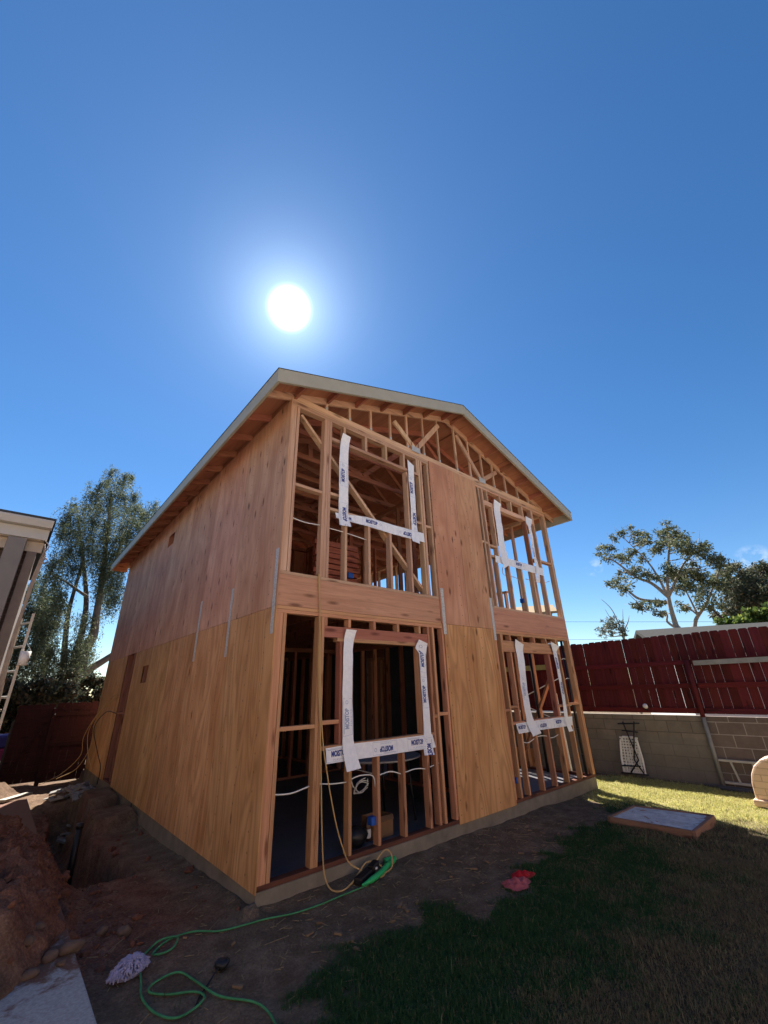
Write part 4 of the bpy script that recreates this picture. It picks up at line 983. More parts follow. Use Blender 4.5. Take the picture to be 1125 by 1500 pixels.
strip('narrow white flashing strip down the right of the lower right window, its foot twisted', [(5.47,2.235),(5.56,2.06),(5.60,1.6),(5.57,1.15),(5.56,.9),(5.63,.75)], [(5.74,2.15),(5.69,2.06),(5.716,1.6),(5.69,1.1),(5.68,.95),(5.765,.75)], -.016, [(.30,-1,ALL),(.78,1,ALL)], .007, 12, curl=((0,.15,.05),))

# ------------------------------------------------------------------ red fence on the block wall
RED = lumber('red_stained_boards', 2, (.060,.0085,.009), (.120,.017,.018), vary=.6, rough=.85, island=True)
REDY = lumber('red_stained_rail', 1, (.055,.006,.007), (.12,.011,.0125), vary=.3)
REDX = lumber('red_stained_rail_x', 0, (.026,.008,.008), (.055,.014,.014), vary=.3)
def pickets(y0, y1, xa, z0, z1, axis, seed, gaps=.3):
    b = MB(); rn = random.Random(seed); y = y0
    while y < y1:
        w = rn.choice((.138,.14,.142,.139)); g = rn.uniform(.0045,.009) if rn.random() < gaps else rn.uniform(.001,.003)
        zt = z1+rn.uniform(-.012,.012); th = .016; dx = rn.uniform(-.002,.002)
        pts = [(y,z0),(y+w,z0),(y+w,zt-.022),(y+w-.02,zt),(y+.02,zt),(y,zt-.022)]
        if axis == 0: b.prism(pts, 0, xa+dx, xa+th+dx)
        else: b.prism(pts, 1, xa+dx, xa+th+dx)
        y += w+g
    return b
POSTG = plain('dull_zinc_post', (.24,.24,.215), .6, .15, 10, metal=.2)
fn = thing('board_fence', 'dark red board fence with dog-eared tops standing on the block wall', 'fence', (8.02, 0, .9))
pickets(-6.0, 14, 8.03, .93, 2.36, 0, 3, .8).build('picket_panel', RED, fn)
for z in (.94, 1.37, 1.79): 
    for a, b2 in ((-6,-1.50),(-1.40,3.2),(3.3,8.0),(8.1,14)): MB().box(7.985, 8.029, a, b2, z, z+.085).build('rail', REDY, fn, bevel=.003)
for y in (-3.9, -1.45, 3.25, 8.05):
    MB().tube([(7.945,y,.88),(7.945,y,1.87)], .04, 12).build('post_sleeve', RED, fn, smooth=True)
    MB().tube([(7.945,y,-.4),(7.945,y,.88)], .034, 12).build('post', POSTG, fn, smooth=True)
m, nt, b, _ = mat('block_masonry')
def blockmat(name, c1, c2, mortar, plaster):
    m, nt, b, _ = mat(name)
    tc = N(nt, 'ShaderNodeTexCoord'); sp = N(nt, 'ShaderNodeSeparateXYZ'); L(nt, tc.outputs['Object'], sp.inputs[0])
    cb = N(nt, 'ShaderNodeCombineXYZ'); L(nt, sp.outputs[1], cb.inputs[0]); L(nt, sp.outputs[2], cb.inputs[1])
    br = N(nt, 'ShaderNodeTexBrick', i_Scale=1.0); br.inputs['Brick Width'].default_value = .40; br.inputs['Row Height'].default_value = .20; br.inputs['Mortar Size'].default_value = .007
    br.inputs['Color1'].default_value = (*c1, 1); br.inputs['Color2'].default_value = (*c2, 1); br.inputs['Mortar'].default_value = (*mortar, 1)
    L(nt, cb.outputs[0], br.inputs['Vector'])
    n1 = N(nt, 'ShaderNodeTexNoise', i_Scale=5.0, i_Detail=8.0, i_Roughness=.65); L(nt, tc.outputs['Object'], n1.inputs['Vector'])
    n2 = N(nt, 'ShaderNodeTexNoise', i_Scale=45.0, i_Detail=5.0); L(nt, tc.outputs['Object'], n2.inputs['Vector'])
    c = mixc(nt, .75, br.outputs['Color'], ramp_of(nt, n1.outputs[0]), 'MULTIPLY')
    if plaster:
        pl = sat01(nt, mth(nt, 'ADD', sp.outputs[2], mth(nt, 'MULTIPLY', n1.outputs[0], .12)), .99, .95)
        c = mixc(nt, mth(nt, 'MULTIPLY', pl, .60), c, mixc(nt, n1.outputs[0], (.125,.117,.10), (.21,.198,.172)))
    L(nt, c, b.inputs['Base Color']); b.inputs['Roughness'].default_value = .95
    bump(nt, b, mth(nt, 'ADD', n2.outputs[0], mth(nt, 'MULTIPLY', br.outputs['Fac'], -.8)), .5, .008)
    return m
def ramp_of(nt, x):
    r = ramp(nt, [(.3, (.62,.60,.58)), (.7, (1.0,1.0,1.0))]); L(nt, x, r.inputs[0]); return r.outputs[0]
bw = thing('block_wall', 'grey concrete block wall under the red fence', 'wall', (8.1, 0, -.4))
MB().box(8.001, 8.19, -1.45, 14, -.6, .892).build('wall_section', blockmat('tan_block', (.26,.225,.18), (.20,.175,.14), (.12,.105,.085), True), bw)
MB().box(8.0, 8.19, -6, -1.452, -.6, .886).build('wall_section', blockmat('brown_block', (.19,.15,.125), (.15,.12,.10), (.36,.33,.29), False), bw)
o = MB().box(7.90, 7.98, -4.4, -1.56, 1.767, 1.85).build('grey_plank', plain('weathered_grey_wood', (.24,.25,.24), .85, .2, 12)); tag(o, 'weathered grey plank fixed along the red fence right of the post', 'plank')
o = MB().tube([(7.93,1.2,1.63),(7.92,1.56,1.49),(7.91,2.06,1.29),(7.90,2.45,1.14),(7.90,2.08,1.0),(7.90,1.66,.84),(7.90,1.4,.74)], .012, 6).build('white_rope', ROMEX, smooth=True); tag(o, 'white rope hanging in a sideways V on the red fence behind the lower right window', 'rope')
o = MB().box(7.93, 7.975, 1.45, 2.75, 1.835, 1.95).build('yellow_plank', plain('yellow_green_wood', (.30,.30,.12), .8, .2, 12)); tag(o, 'yellow green plank on the red fence seen through the lower right window', 'plank')
t = thing('flood_light', 'small white spotlight fixed low on the red fence', 'spotlight', (7.95,-.52,1.03))
MB().tube([(7.98,-.52,1.03),(7.90,-.53,1.06)], [.03,.045], 12).build('lamp_housing', WHITEP, t, smooth=True); MB().box(7.94, 7.985, -.55, -.49, .975, 1.0).build('bracket', BLACK, t)
# folded table against the wall
t = thing('folded_stand', 'white slotted board with folded black legs leaning on the block wall', 'folding stand', (7.9,-.1,-.15))
def onlean(y, z, off=0.0):  # leaning plane: foot at x=7.80, head against the wall
    return (7.80 + (z+.15)*.17 - off, y, z)
def skew(y, z): return y + (z+.15)*-.0
B = MB(); O = [(.12,-.12),(.13,.10),(.10,.40),(.04,.48),(-.15,.48),(-.22,.40),(-.26,.10),(-.27,-.12)]
hw = []
rim = [onlean(y, z) for y, z in O]
B.tube(rim+[rim[0],rim[1]], .022, 8)
for z in np.arange(-.08, .5, .05):
    B.bar(onlean(.11, z), onlean(-.24, z), .012, .030)
for y in np.arange(-.22, .11, .055): B.bar(onlean(y, -.12), onlean(y, .46), .012, .034, up=(1,0,0))
for k in range(9): 
    y = .10-k*.038
    B.bar(onlean(y, -.1), onlean(max(-.25, y-.16), .30), .010, .018, up=(1,0,0))
B.build('slotted_top', WHITEP, t, smooth=False)
B = MB()
for a, b2 in (((.08,.72),(-.34,.74)), ((.02,.60),(-.28,.58)), ((-.02,.76),(-.20,.1)), ((-.24,.77),(-.12,.1)), ((-.20,.1),(-.02,-.12)), ((-.12,.1),(-.26,-.12)), ((.13,-.02),(-.22,.0)), ((.16,-.14),(-.34,-.13))):
    B.tube([onlean(*a, .04), onlean(*b2, .04)], .013, 8)
B.build('folded_legs', BLACK, t, smooth=True)
# ladder lying on edge and pipes
ALU = plain('ladder_aluminium', (.48,.47,.44), .5, .12, 10, metal=.35)
t = thing('lying_ladder', 'aluminium ladder lying on its side against the block wall', 'ladder', (7.93,-2.4,-.2))
for z in (.185, -.15): MB().box(7.90, 7.96, -4.4, -1.49, z, z+.035).build('rail', ALU, t, bevel=.003)
for k in range(9):
    y = -1.66-k*.30; MB().bar((7.93,y,.187),(7.93,y-.05,-.115), .03, .03, up=(1,0,0)).build('rung', ALU, t)
for y0, x, lab in ((-1.22,7.74,'dark steel pipe lying on the ground nearest the block wall'), (-1.48,7.60,'shorter dark steel pipe lying in front of the other pipe')):
    o = MB().tube([(x,y0,gz(x,y0)+.035),(x+.03,-4.2,gz(x,-4.2)+.035)], .024, 10).build('steel_pipe', plain('dark_steel_'+str(int(x*100)), (.10,.10,.11), .5, .2, 8, metal=.3), smooth=True); tag(o, lab, 'pipe', 'pipes lying along the block wall')
# beige plastic play panel
m, nt, b, _ = mat('beige_brick_plastic')
tc = N(nt, 'ShaderNodeTexCoord'); sp = N(nt, 'ShaderNodeSeparateXYZ'); L(nt, tc.outputs['Object'], sp.inputs[0]); cb = N(nt, 'ShaderNodeCombineXYZ'); L(nt, sp.outputs[1], cb.inputs[0]); L(nt, sp.outputs[2], cb.inputs[1])
br = N(nt, 'ShaderNodeTexBrick', i_Scale=1.0); br.inputs['Brick Width'].default_value = .22; br.inputs['Row Height'].default_value = .085; br.inputs['Mortar Size'].default_value = .006
for k, cc in (('Color1', (.70,.50,.36)), ('Color2', (.66,.47,.34)), ('Mortar', (.50,.34,.24))): br.inputs[k].default_value = (*cc, 1)
L(nt, cb.outputs[0], br.inputs['Vector']); L(nt, br.outputs['Color'], b.inputs['Base Color']); b.inputs['Roughness'].default_value = .5
bump(nt, b, mth(nt, 'MULTIPLY', br.outputs['Fac'], -1.0), .6, .01)
zg = gz(6.7,-2.4)
t = thing('play_panel', 'beige plastic arched panel moulded with bricks at the right edge of the lawn', 'playhouse', (6.7,-2.6,zg))
out = [(-2.12,zg+.10),(-2.13,zg+.30),(-2.16,zg+.42),(-2.22,zg+.53),(-2.32,zg+.62),(-2.45,zg+.67),(-2.75,zg+.68),(-2.88,zg+.64),(-2.97,zg+.55),(-3.02,zg+.42),(-3.04,zg+.10)]
MB().prism(out, 0, 6.66, 7.05).build('arch_panel', m, t, bevel=.03)
MB().box(6.62, 7.1, -3.08, -2.09, zg+.02, zg+.11).build('base_lip', m, t, bevel=.02)
for y in (-2.2, -2.95): MB().box(6.63, 6.7, y-.05, y+.02, zg-.01, zg+.019).build('foot', BLACK, t)

# back gate and fence
gt = thing('wooden_gate', 'dark red wooden gate with a diagonal brace between the two buildings', 'gate', (-1.2, 9.9, -.3))
pickets(-1.555, -.89, 9.90, -.25, 1.40, 1, 8, .0).build('board_panel', REDX, gt)
MB().bar((-1.50,9.885,-.15),(-.92,9.885,.95), .03, .09, up=(0,1,0)).build('brace', REDX, gt)
for z in (-.12, 1.0): MB().box(-1.55, -.88, 9.862, 9.899, z, z+.09).build('rail', REDX, gt)
MB().box(-1.60, -1.555, 9.86, 9.95, -.4, 1.05).build('gate_post', BLACK, gt)
bf = thing('back_fence', 'dark red board fence behind the house beside the gate', 'fence', (0, 9.9, -.3))
pickets(-.80, 7.9, 9.92, -.3, 1.42, 1, 12, .25).build('picket_panel', REDX, bf)
for z in (-.1, .45, 1.12): MB().box(-.79, 7.9, 9.88, 9.919, z, z+.09).build('rail', REDX, bf)
MB().box(-.875, -.79, 9.84, 9.93, -.5, 1.30).build('post', REDX, bf, bevel=.004); MB().box(-.83,-.81,9.82,9.838,1.15,1.19).build('latch', GALV, bf)
zz = gz(-1.6, 11)
o = MB().box(-2.3,-1.50,10.9,11.6,.44,.72).build('blue_bundle', plain('blue_tarp', (.02,.03,.22), .5), bevel=.05); tag(o, 'folded dark blue tarpaulin stacked behind the gate, topmost of its pile', 'tarpaulin', 'pile behind the gate')
o = MB().box(-2.3,-1.48,10.9,11.6,.16,.435).build('purple_bundle', plain('purple_tarp', (.16,.012,.09), .5), bevel=.05); tag(o, 'folded purple tarpaulin in the middle of the pile behind the gate', 'tarpaulin', 'pile behind the gate')
o = MB().box(-2.3,-1.47,10.9,11.6,-.28,.155).build('white_tub', plain('white_tub_plastic', (.72,.74,.78), .4), bevel=.04); tag(o, 'white plastic tub at the bottom of the pile behind the gate', 'tub', 'pile behind the gate')

# ------------------------------------------------------------------ neighbouring building on the left
STUC = plain('brown_siding', (.17,.14,.125), .85, .15, 7, bmp=.2); GREYP = plain('grey_painted_post', (.21,.195,.185), .7, .08, 6); GUT = plain('grey_white_gutter', (.52,.51,.47), .5, .06, 5); FRZ = plain('beige_frieze', (.48,.41,.33), .7, .08, 6)
nb = thing('neighbour_building', 'grey brown building with a pale eave gutter at the left edge', 'building', (-4, 3, -.3))
m, nt, b, _ = mat('dark_brick_wall')
tc = N(nt, 'ShaderNodeTexCoord'); sp = N(nt, 'ShaderNodeSeparateXYZ'); L(nt, tc.outputs['Object'], sp.inputs[0]); cb = N(nt, 'ShaderNodeCombineXYZ'); L(nt, mth(nt, 'ADD', sp.outputs[0], sp.outputs[1]), cb.inputs[0]); L(nt, sp.outputs[2], cb.inputs[1])
br = N(nt, 'ShaderNodeTexBrick', i_Scale=1.0); br.inputs['Brick Width'].default_value = .22; br.inputs['Row Height'].default_value = .075; br.inputs['Mortar Size'].default_value = .006
for k, cc in (('Color1', (.12,.085,.07)), ('Color2', (.09,.065,.055)), ('Mortar', (.16,.13,.11))): br.inputs[k].default_value = (*cc, 1)
L(nt, cb.outputs[0], br.inputs['Vector']); L(nt, br.outputs['Color'], b.inputs['Base Color']); b.inputs['Roughness'].default_value = .9
MB().box(-9, -2.075, 3.35, 13.5, -.6, 3.5).build('wall', m, nb)
MB().box(-2.40, -2.205, 2.99, 3.17, -.4, 3.50).build('post', GREYP, nb, bevel=.006)
MB().box(-2.17, -2.065, 3.10, 3.34, -.4, 3.36).build('corner_board', STUC, nb)
MB().box(-9, -2.02, 3.12, 3.16+.0, 3.365, 3.505).build('frieze', FRZ, nb)
MB().box(-9, -2.0, 3.0, 3.03, 3.515, 3.66).build('fascia', GUT, nb)
MB().prism([(2.90,3.665),(3.03,3.665),(3.03,3.765),(2.87,3.765),(2.87,3.74)], 0, -9, -1.985).build('gutter', GUT, nb)
MB().prism([(2.88,3.768),(14,5.2),(14,5.26),(2.86,3.795)], 0, -9, -1.965).build('roof', FELT_AND_SHADE, nb)
MB().prism([(3.035,3.51),(3.3,3.51),(14,4.90),(14,5.19),(3.035,3.77)], 0, -2.03, -1.998).build('barge_board', BLACK, nb)
MB().box(-9, -2.03, 3.03, 3.35, 3.507, 3.513).build('soffit', FRZ, nb)
cb2 = MB(); rn = random.Random(6)
for k in range(7):
    x0 = -1.99+rn.uniform(-.02,.02); o_ = rn.uniform(-.02,.02)
    cb2.tube(hermite([(-2.01+.01*k,2.98,3.45-.03*k),(x0,2.96,3.2+o_),(x0-.02,2.97,2.9),(-2.03+o_,2.96,2.3),(-2.04+.012*k,2.97,1.4),(-2.04+.012*k,2.97,.0)]), .008, 6)
cb2.tube(hermite([(-2.02,2.96,3.5),(-1.96,2.95,3.42),(-1.99,2.95,3.3),(-1.93,2.94,3.22),(-2.0,2.95,3.16)]), .007, 6)
cb2.build('service_cable', plain('tan_cable_sheath', (.33,.26,.20), .6, .15, 8), nb, smooth=True)
LW = plain('ladder_fibreglass', (.52,.46,.37), .5, .1, 9)
t = thing('standing_ladder', 'pale extension ladder standing against the neighbouring building', 'ladder', (-1.93,3.1,-.3))
MB().bar((-1.90,2.90,-.3),(-1.905,2.90,2.52), .06, .028, up=(1,0,0)).build('rail', LW, t); MB().bar((-2.0,3.27,-.3),(-2.005,3.27,2.50), .06, .028, up=(1,0,0)).build('rail', LW, t)
for k in range(9): MB().tube([(-1.90,2.915,.1+k*.29),(-2.0,3.255,.1+k*.29)], .014, 8).build('rung', ALU, t, smooth=True)
t = thing('paint_bucket', 'white plastic bucket hanging on the side of the standing ladder', 'bucket', (-1.86,3.0,1.9))
MB().tube([(-1.87,2.84,1.90),(-1.87,2.84,2.06)], [.045,.055], 16).build('pail', WHITEP, t, smooth=True); MB().tube(hermite([(-1.92,2.84,2.06),(-1.89,2.85,2.16),(-1.82,2.84,2.06)]), .004, 6).build('handle', GALV, t)

# ------------------------------------------------------------------ neighbour houses, wires
WH = plain('white_stucco', (.70,.70,.68), .85, .05, 5)
SHG = plain('grey_shingles', (.07,.07,.068), 1.0, .15, 20, bmp=.4, spec=.05)
TANR = plain('tan_tile_roof', (.30,.22,.12), .9, .15, 8, bmp=.4)
def gable_house(name, lab, A, dirv, length, halfw, slope, zb, wallm, roofm):
    d = Vector((dirv[0], dirv[1], 0)).normalized(); s = Vector((-d.y, d.x, 0)); A = Vector(A)
    t = thing(name, lab, 'house', (A.x, A.y, zb))
    ze = A.z - slope*halfw
    def P(l, w, z): q = A + d*l + s*w; return (q.x, q.y, z)
    MB().add([P(0,-halfw,zb),P(0,halfw,zb),P(0,halfw,ze),P(0,0,A.z-.02),P(0,-halfw,ze),P(length,-halfw,zb),P(length,halfw,zb),P(length,halfw,ze),P(length,0,A.z-.02),P(length,-halfw,ze)],
             [(0,1,2,3,4),(9,8,7,6,5),(1,6,7,2),(5,0,4,9)]).build('wall', wallm, t)
    oh = .35
    for w in (-1, 1):
        zl = A.z - slope*(halfw+oh)
        a, b2, c2, e = P(-oh,0,A.z), P(length+oh,0,A.z), P(length+oh,w*(halfw+oh),zl), P(-oh,w*(halfw+oh),zl)
        up = .12
        MB().add([a,b2,c2,e]+[(x,y,z+up) for x,y,z in (a,b2,c2,e)], [(0,1,2,3),(7,6,5,4),(0,4,5,1),(1,5,6,2),(2,6,7,3),(3,7,4,0)]).build('roof', roofm, t)
    return t
gable_house('neighbour_house', 'white house with a grey shingle roof just above the red fence', (15.2,1.35,3.1), (.5,-.87), 10, 2.8, .30, -.4, WH, SHG)
gable_house('distant_house', 'house with a tan roof seen through the upper right window', (19.9,9.6,5.62), (.55,-.83), 1.9, 1.5, .35, -.4, WH, TANR)
for i, (a, b2, w) in enumerate((((13.9,24.6,6.55),(30.9,-9.6,3.35),'highest'), ((13.8,24.8,5.15),(30.9,-9.6,2.75),'middle'), ((13.7,24.9,4.72),(30.9,-9.5,2.4),'lowest'))):
    n = 24; pts = []
    for k in range(n+1):
        f = k/n; p = Vector(a).lerp(Vector(b2), f); p.z -= .25*4*f*(1-f)*.5; pts.append(p)
    o = MB().tube(pts, .008, 5).build('power_line', BLACK); tag(o, w+' of the three thin power lines crossing the sky behind the fence', 'power line', 'power lines')

# ------------------------------------------------------------------ the older home and its patio added behind the viewpoint to bounce light
BOUNCE_STUCCO = plain('bounce_stucco', (.66,.52,.40), .9, .08, 3)
hm = thing('added_home', 'added cream stucco home, out of view, bouncing warm light onto the site', 'house', (2, -14, -.3))
MB().box(-10, 16, -20, -13.0, -.5, 4.6).build('wall', BOUNCE_STUCCO, hm)
MB().prism([(-12.4,4.5),(-12.4,4.6),(-16.5,6.4),(-20.6,4.6),(-20.6,4.5),(-16.5,6.25)], 0, -10.5, 16.5).build('roof', SHG, hm)
for x in (-5.5, .5, 7.0): MB().box(x, x+1.6, -13.0, -12.96, .8, 2.2).build('window', FLOORC, hm)
MB().box(-13, -7.0, -13.0, 2.2, -.5, 4.2).build('bounce_wing', BOUNCE_STUCCO, hm)  # added to bounce light onto the side wall
po = MB().box(-6.98, 7.9, -12.9, -6.2, -.45, -.09).box(-6.98, -2.46, -6.199, 2.6, -.45, -.09).build('bounce_patio', plain('bounce_concrete', (.46,.40,.33), .9, .12, 2)); po['kind'] = 'structure'  # unseen pale paving, added to bounce light onto the walls

# ------------------------------------------------------------------ trees
def leaves(name, pts, size, asp, matl, parent, rg, droop=.0, up=.3):
    """one folded leaf card per point"""
    n = len(pts); pts = np.asarray(pts)
    d = rg.normal(size=(n,3)); d[:,2] -= droop; d /= np.linalg.norm(d, axis=1)[:,None]
    s = np.cross(d, rg.normal(size=(n,3))); s /= np.linalg.norm(s, axis=1)[:,None]
    l = size*rg.uniform(.6,1.35,n)[:,None]; w = l*asp
    P0 = pts; P2 = pts+d*l; P1 = pts+d*l*.5+s*w/2; P3 = pts+d*l*.5-s*w/2
    V = np.stack([P0,P1,P2,P3],1).reshape(-1,3); i = np.arange(n)*4
    F = np.stack([i,i+1,i+2,i+3],-1)
    return npmesh(name, V, F, matl, parent, attr={'lv': np.clip(rg.normal(.5,.25,n),0,1)})
def clumps(cl, per, rg, squash=.75, twig=True):
    out = []; cen = []
    for x, y, z, r in cl:
        k = max(3, int(7*(r/.4)))
        for _ in range(k):
            d = rg.normal(size=3); d /= np.linalg.norm(d); c = np.array((x,y,z)) + d*np.array((1,1,squash))*r*rg.uniform(.15,.95)
            rr = r*rg.uniform(.22,.42); m_ = int(per*rr/.12)
            out.append(c + rg.normal(size=(m_,3))*rr*np.array((.55,.55,.4))); cen.append(c)
    return np.concatenate(out), cen
def limb(b, p, r0, r1, n=8):
    q = smoothpath(p, 5); m_ = len(q); b.tube(q, [r0+(r1-r0)*i/(m_-1) for i in range(m_)], n)
EUCL = leafmat('eucalyptus_leaves', [(0,(.045,.065,.038)),(.5,(.105,.13,.07)),(1,(.22,.21,.10))], .4)
DARKL = leafmat('dark_leaves', [(0,(.03,.045,.028)),(.5,(.075,.095,.058)),(1,(.19,.15,.09))], .35)
PEPL = leafmat('pepper_leaves', [(0,(.04,.055,.04)),(.5,(.085,.11,.066)),(1,(.20,.22,.10))], .5)
HEDL = leafmat('hedge_leaves', [(0,(.04,.07,.015)),(.5,(.09,.14,.03)),(1,(.22,.26,.06))], .4)
PALEL = leafmat('pale_leaves', [(0,(.07,.09,.06)),(.5,(.15,.17,.11)),(1,(.28,.28,.18))], .4)
BARK = plain('pale_bark', (.30,.25,.20), .9, .25, 9, bmp=.5); DBARK = plain('dark_bark', (.08,.065,.055), .95, .3, 9, bmp=.5)
rg = np.random.default_rng(5)
def tree(name, lab, limbs, clus, per, size, asp, lm, bark, group=None, droop=.5, rs=None, twigs=True):
    base = limbs[0][0][0]
    z0 = -.35
    t = thing(name, lab, 'tree', (base[0], base[1], z0), group)
    b = MB(); all_nodes = []
    for i, (p, r0, r1) in enumerate(limbs):
        p = [tuple(q) for q in p]
        if i == 0: p = [(p[0][0], p[0][1], z0)] + p
        limb(b, p, r0, r1); all_nodes += [Vector(q) for q in smoothpath(p, 5)][3:]
    pts, cen = clumps(clus, per, rg)
    if twigs:
        for c in clus:
            v = Vector(c[:3]); near = min(all_nodes, key=lambda q: (q-v).length + max(0, q.z-v.z)*1.5)
            mid = near.lerp(v, .5)+Vector((rg.uniform(-.1,.1), rg.uniform(-.1,.1), -.08*(v-near).length))
            b.tube(smoothpath([near, mid, v], 4), [.03-.02*k/8 for k in range(9)], 5)
            for _ in range(3):
                e = v+Vector(rg.normal(size=3))*c[3]*.6; b.tube([v.lerp(near,.15), e], [.012,.004], 4)
    b.build('trunk', bark, t, smooth=True)
    leaves('crown', pts, size, asp, lm, t, rg, droop)
    return t
E_ = TREE
tree('eucalyptus_tree', 'tall airy eucalyptus with a bare pale trunk behind the white house', [(E_['t1'],.20,.05),(E_['b1'],.10,.025),(E_['b2'],.10,.02),(E_['b3'],.07,.02),(E_['b4'],.08,.02),(E_['b5'],.08,.02)], E_['EUC1'], 19, .19, .33, EUCL, BARK, 'trees beyond the red fence')
tree('eucalyptus_tree', 'smaller eucalyptus with a forked pale trunk right of the tall one', [(E_['t2'],.15,.04),(E_['c1'],.06,.02),(E_['c2'],.05,.02)], E_['EUC2'], 18, .19, .33, EUCL, BARK, 'trees beyond the red fence')
tree('dark_tree', 'dense dark tree at the right edge beyond the fence', [(E_['t3'],.18,.05),(E_['t3b'],.07,.02)], E_['EUC3'], 24, .21, .36, DARKL, DBARK, 'trees beyond the red fence')
tree('sparse_tree', 'small half bare tree with pale leaves above the fence', [(E_['bare'],.05,.008),(E_['bare2'],.035,.006),(E_['bare3'],.03,.006),(E_['bare4'],.03,.006)], E_['BARE'], 34, .12, .3, PALEL, BARK, 'trees beyond the red fence')
t = thing('hedge', 'bright green hedge behind the roof at the right edge', 'hedge', (18.9,-1.2,-.35))
pts, cen = clumps([(x,y,z-.1*k*0,r) for x,y,z,r in E_['HED'] for k in (0,)]+[(x,y,2.6,.8) for x,y,z,r in E_['HED']]+[(x,y,1.4,.9) for x,y,z,r in E_['HED']], 60, rg); leaves('foliage', pts, .14, .55, HEDL, t, rg, .1)
b = MB()
for x, y, z, r in E_['HED'][::2]: b.tube([(x,y,-.35),(x,y,2.9)], [.05,.02], 6)
b.build('stem', DBARK, t)
# added tree, unseen behind the house, to shade its slab and side yard
cl = [(8.9+rg.uniform(-1.5,1.5), 10.3+rg.uniform(-1.5,1.5), 9.1+rg.uniform(-1.5,1.3), rg.uniform(.4,.7)) for _ in range(38)]
tree('added_shade_tree', 'added tall leafy tree, unseen behind the house, that shades its open side', [([(9.4,11.4,0),(9.3,11.2,3),(9.0,10.7,6),(8.9,10.3,9)],.25,.08),([(9.1,10.8,5.5),(8.3,10.3,7.5),(7.8,9.8,9)],.1,.03),([(9.0,10.7,6),(9.6,9.9,8),(9.9,9.4,9.5)],.1,.03)], cl, 26, .2, .4, EUCL, BARK, 'trees beyond the red fence')
# weeping tree on the left: hanging sprays
t = thing('weeping_tree', 'large weeping pepper tree with drooping grey green sprays behind the gate', 'tree', (E_['pt1'][0][0], E_['pt1'][0][1], -.35))
b = MB()
def g0(p): return [(p[0][0]-.1, p[0][1], -.35)] + [tuple(q) for q in p]
for p, r0, r1 in ((g0(E_['pt1']),.34,.05),(E_['pt2'],.17,.09),(E_['pb1'],.07,.03),(E_['pb2'],.10,.03)): limb(b, p, r0, r1, 10)
b.build('trunk', plain('grey_bark', (.20,.175,.145), .95, .25, 6, bmp=.6), t, smooth=True)
b = MB()
for p, r0, r1 in ((g0(E_['pd1']),.20,.06),(g0(E_['pd2']),.22,.05)): limb(b, p, r0, r1, 10)
b.build('rear_trunk', DBARK, t, smooth=True)
P = []; tw = MB()
base_ = np.array(E_['PEP'])
extra = []
for k in range(26): extra.append((rg.uniform(-3.2, .6), rg.uniform(16.0, 18.5), rg.uniform(2.6, 5.2), rg.uniform(.4, .8)))
E_['PEP'] = list(E_['PEP'])+extra
for (x, y, z, r) in E_['PEP']:
    for _ in range(int(24+r*38)):
        d = rg.normal(size=3); d /= np.linalg.norm(d)
        p = np.array((x,y,z))+d*np.array((1,1.2,.8))*r*rg.uniform(.1,1.0)
        ln = rg.uniform(.35,1.25)*(.5+r); k = int(ln/.028); sway = rg.normal(size=2)*.16
        s = np.linspace(0,1,k)[:,None]
        pp = p + np.concatenate([s*sway[0]*ln, s*sway[1]*ln, -s**1.15*ln], 1) + rg.normal(size=(k,3))*.035
        pp[:,2] += .12*np.sin(np.minimum(s[:,0]*3.14,3.14))
        P.append(pp)
leaves('crown', np.concatenate(P), .105, .24, PEPL, t, rg, .9)
for x, y, h_, w_, lab in ((-2.6,14.2,2.4,1.0,'dark shrub left of the weeping tree behind the gate'), (-1.0,14.0,2.15,.8,'dark shrub in front of the weeping tree trunk behind the gate'), (.5,14.4,2.5,1.0,'dark shrub between the weeping tree and the house corner')):
    t = thing('shrub', lab, 'shrub', (x, y, -.35), 'shrubs behind the gate')
    b = MB()
    for k in range(5): a = k*1.3; b.tube([(x,y,-.35),(x+.3*math.cos(a),y+.3*math.sin(a),h_*.7)], [.04,.015], 6)
    b.build('stem', DBARK, t)
    cl = [(x+rg.uniform(-w_,w_), y+rg.uniform(-.5,.5), rg.uniform(0,h_-.3), rg.uniform(.3,.45)) for _ in range(60)]
    pts, cen = clumps(cl, 60, rg); leaves('foliage', pts, .13, .5, DARKL, t, rg, .2)

# ------------------------------------------------------------------ light, sky, camera
SUN = Vector((.27494, .59851, .75246)).normalized()
EL = math.asin(SUN.z); AZ = math.atan2(SUN.x, SUN.y)
li = bpy.data.lights.new('sun', 'SUN'); li.energy = 5.0; li.angle = R(.53); li.color = (1, .93, .84)
so = bpy.data.objects.new('sun', li); COL.objects.link(so)
so.rotation_euler = (-SUN).to_track_quat('-Z', 'Y').to_euler(); so.location = (10, 20, 30)
w = bpy.data.worlds.new('World'); scene.world = w; w.use_nodes = True
nt = w.node_tree; nt.nodes.clear()
out = N(nt, 'ShaderNodeOutputWorld'); bg = N(nt, 'ShaderNodeBackground', i_Strength=SKY_STRENGTH)
sky = N(nt, 'ShaderNodeTexSky', sky_type='NISHITA'); sky.sun_disc = False; sky.sun_elevation = EL; sky.sun_rotation = AZ
sky.altitude = 600; sky.air_density = 1.0; sky.dust_density = .0; sky.ozone_density = 2.2
geo = N(nt, 'ShaderNodeTexCoord')
dot = N(nt, 'ShaderNodeVectorMath', operation='DOT_PRODUCT'); dot.inputs[1].default_value = SUN; L(nt, geo.outputs['Generated'], dot.inputs[0])
ang = mth(nt, 'ARCCOSINE', mth(nt, 'MINIMUM', dot.outputs['Value'], 1.0))     # radians from the sun
disc = mth(nt, 'POWER', mth(nt, 'SUBTRACT', 1.0, sat01(nt, ang, .018, .056)), 2.6)
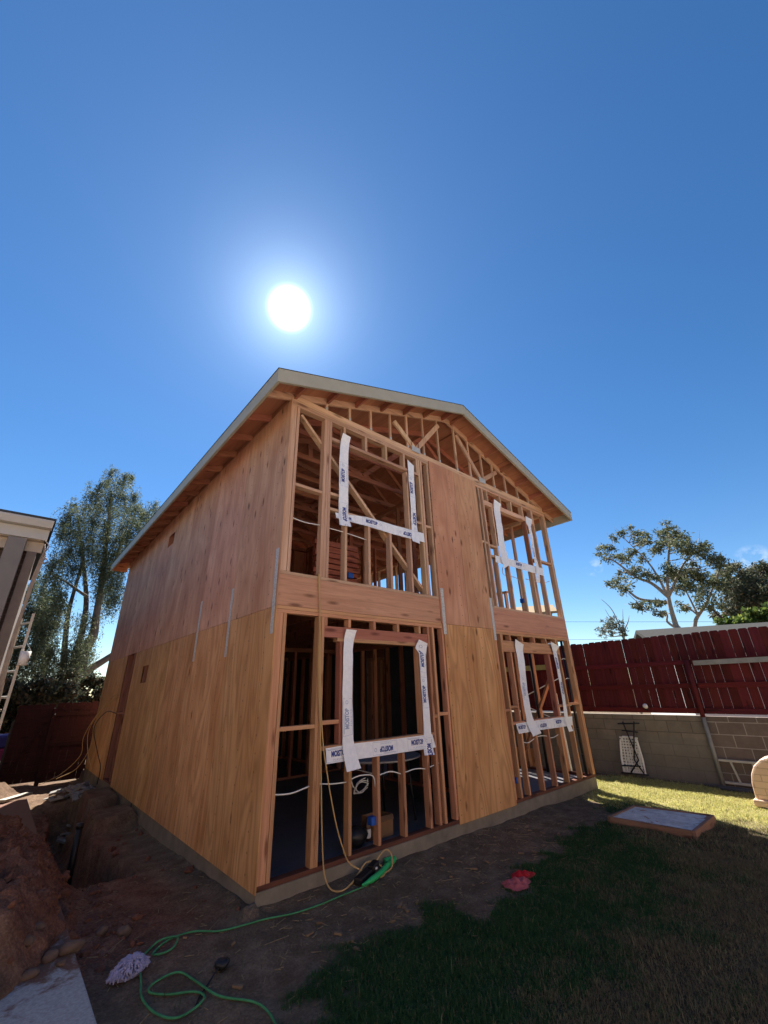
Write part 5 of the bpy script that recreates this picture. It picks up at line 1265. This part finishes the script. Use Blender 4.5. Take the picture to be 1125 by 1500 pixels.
aur = mth(nt, 'ADD', mth(nt, 'MULTIPLY', mth(nt, 'POWER', 2.71828, mth(nt, 'MULTIPLY', ang, -17.0)), AUR1), mth(nt, 'MULTIPLY', mth(nt, 'POWER', 2.71828, mth(nt, 'MULTIPLY', ang, -3.4)), AUR2))
glow = mth(nt, 'ADD', mth(nt, 'MULTIPLY', disc, 60.0), aur)
gc = N(nt, 'ShaderNodeVectorMath', operation='SCALE'); gc.inputs[0].default_value = (.72,.88,1.0); L(nt, glow, gc.inputs['Scale'])
hs = N(nt, 'ShaderNodeHueSaturation'); hs.inputs['Saturation'].default_value = SKY_SAT; hs.inputs['Hue'].default_value = SKY_HUE; L(nt, sky.outputs[0], hs.inputs['Color'])
ad = N(nt, 'ShaderNodeVectorMath', operation='ADD'); L(nt, hs.outputs[0], ad.inputs[0]); L(nt, gc.outputs[0], ad.inputs[1])
col = ad.outputs[0]
# two or three small cloud wisps low over the trees
n1 = N(nt, 'ShaderNodeTexNoise', i_Scale=34.0, i_Detail=7.0, i_Roughness=.6); L(nt, geo.outputs['Generated'], n1.inputs['Vector'])
for d, rr, am in (((.9069,.3541,.2282), .022, .55), ((.9767,.1014,.1889), .035, .7), ((.962,.19,.205), .018, .35)):
    dd = N(nt, 'ShaderNodeVectorMath', operation='DISTANCE'); dd.inputs[1].default_value = d; L(nt, geo.outputs['Generated'], dd.inputs[0])
    mk = mth(nt, 'MULTIPLY', mth(nt, 'SUBTRACT', 1.0, sat01(nt, dd.outputs['Value'], rr*.2, rr)), sat01(nt, n1.outputs[0], .45, .68))
    col = mixc(nt, mth(nt, 'MULTIPLY', mk, am), col, (9.0,9.3,9.8))
L(nt, col, bg.inputs[0]); L(nt, bg.outputs[0], out.inputs[0])

cam = bpy.data.cameras.new('camera'); cam.sensor_fit = 'AUTO'; cam.sensor_width = 36; cam.lens = 600.25/1500*36; cam.clip_end = 1000; cam.clip_start = .05
co = bpy.data.objects.new('camera', cam); COL.objects.link(co)
yaw, pit, rol = .7221, .4069, -.0299
F = Vector((math.sin(yaw)*math.cos(pit), math.cos(yaw)*math.cos(pit), math.sin(pit))); r0 = Vector((math.cos(yaw), -math.sin(yaw), 0)); u0 = r0.cross(F)
r1 = r0*math.cos(rol)+u0*math.sin(rol); u1 = u0*math.cos(rol)-r0*math.sin(rol)
Mx = Matrix((r1, u1, -F)).transposed().to_4x4(); Mx.translation = (-2.0019, -4.017, 1.521); co.matrix_world = Mx
scene.camera = co
scene.view_settings.view_transform = 'Standard'; scene.view_settings.look = 'None'; scene.view_settings.exposure = EXPO; scene.view_settings.gamma = 1
scene.cycles.max_bounces = 8; scene.cycles.diffuse_bounces = 5; scene.cycles.transparent_max_bounces = 8
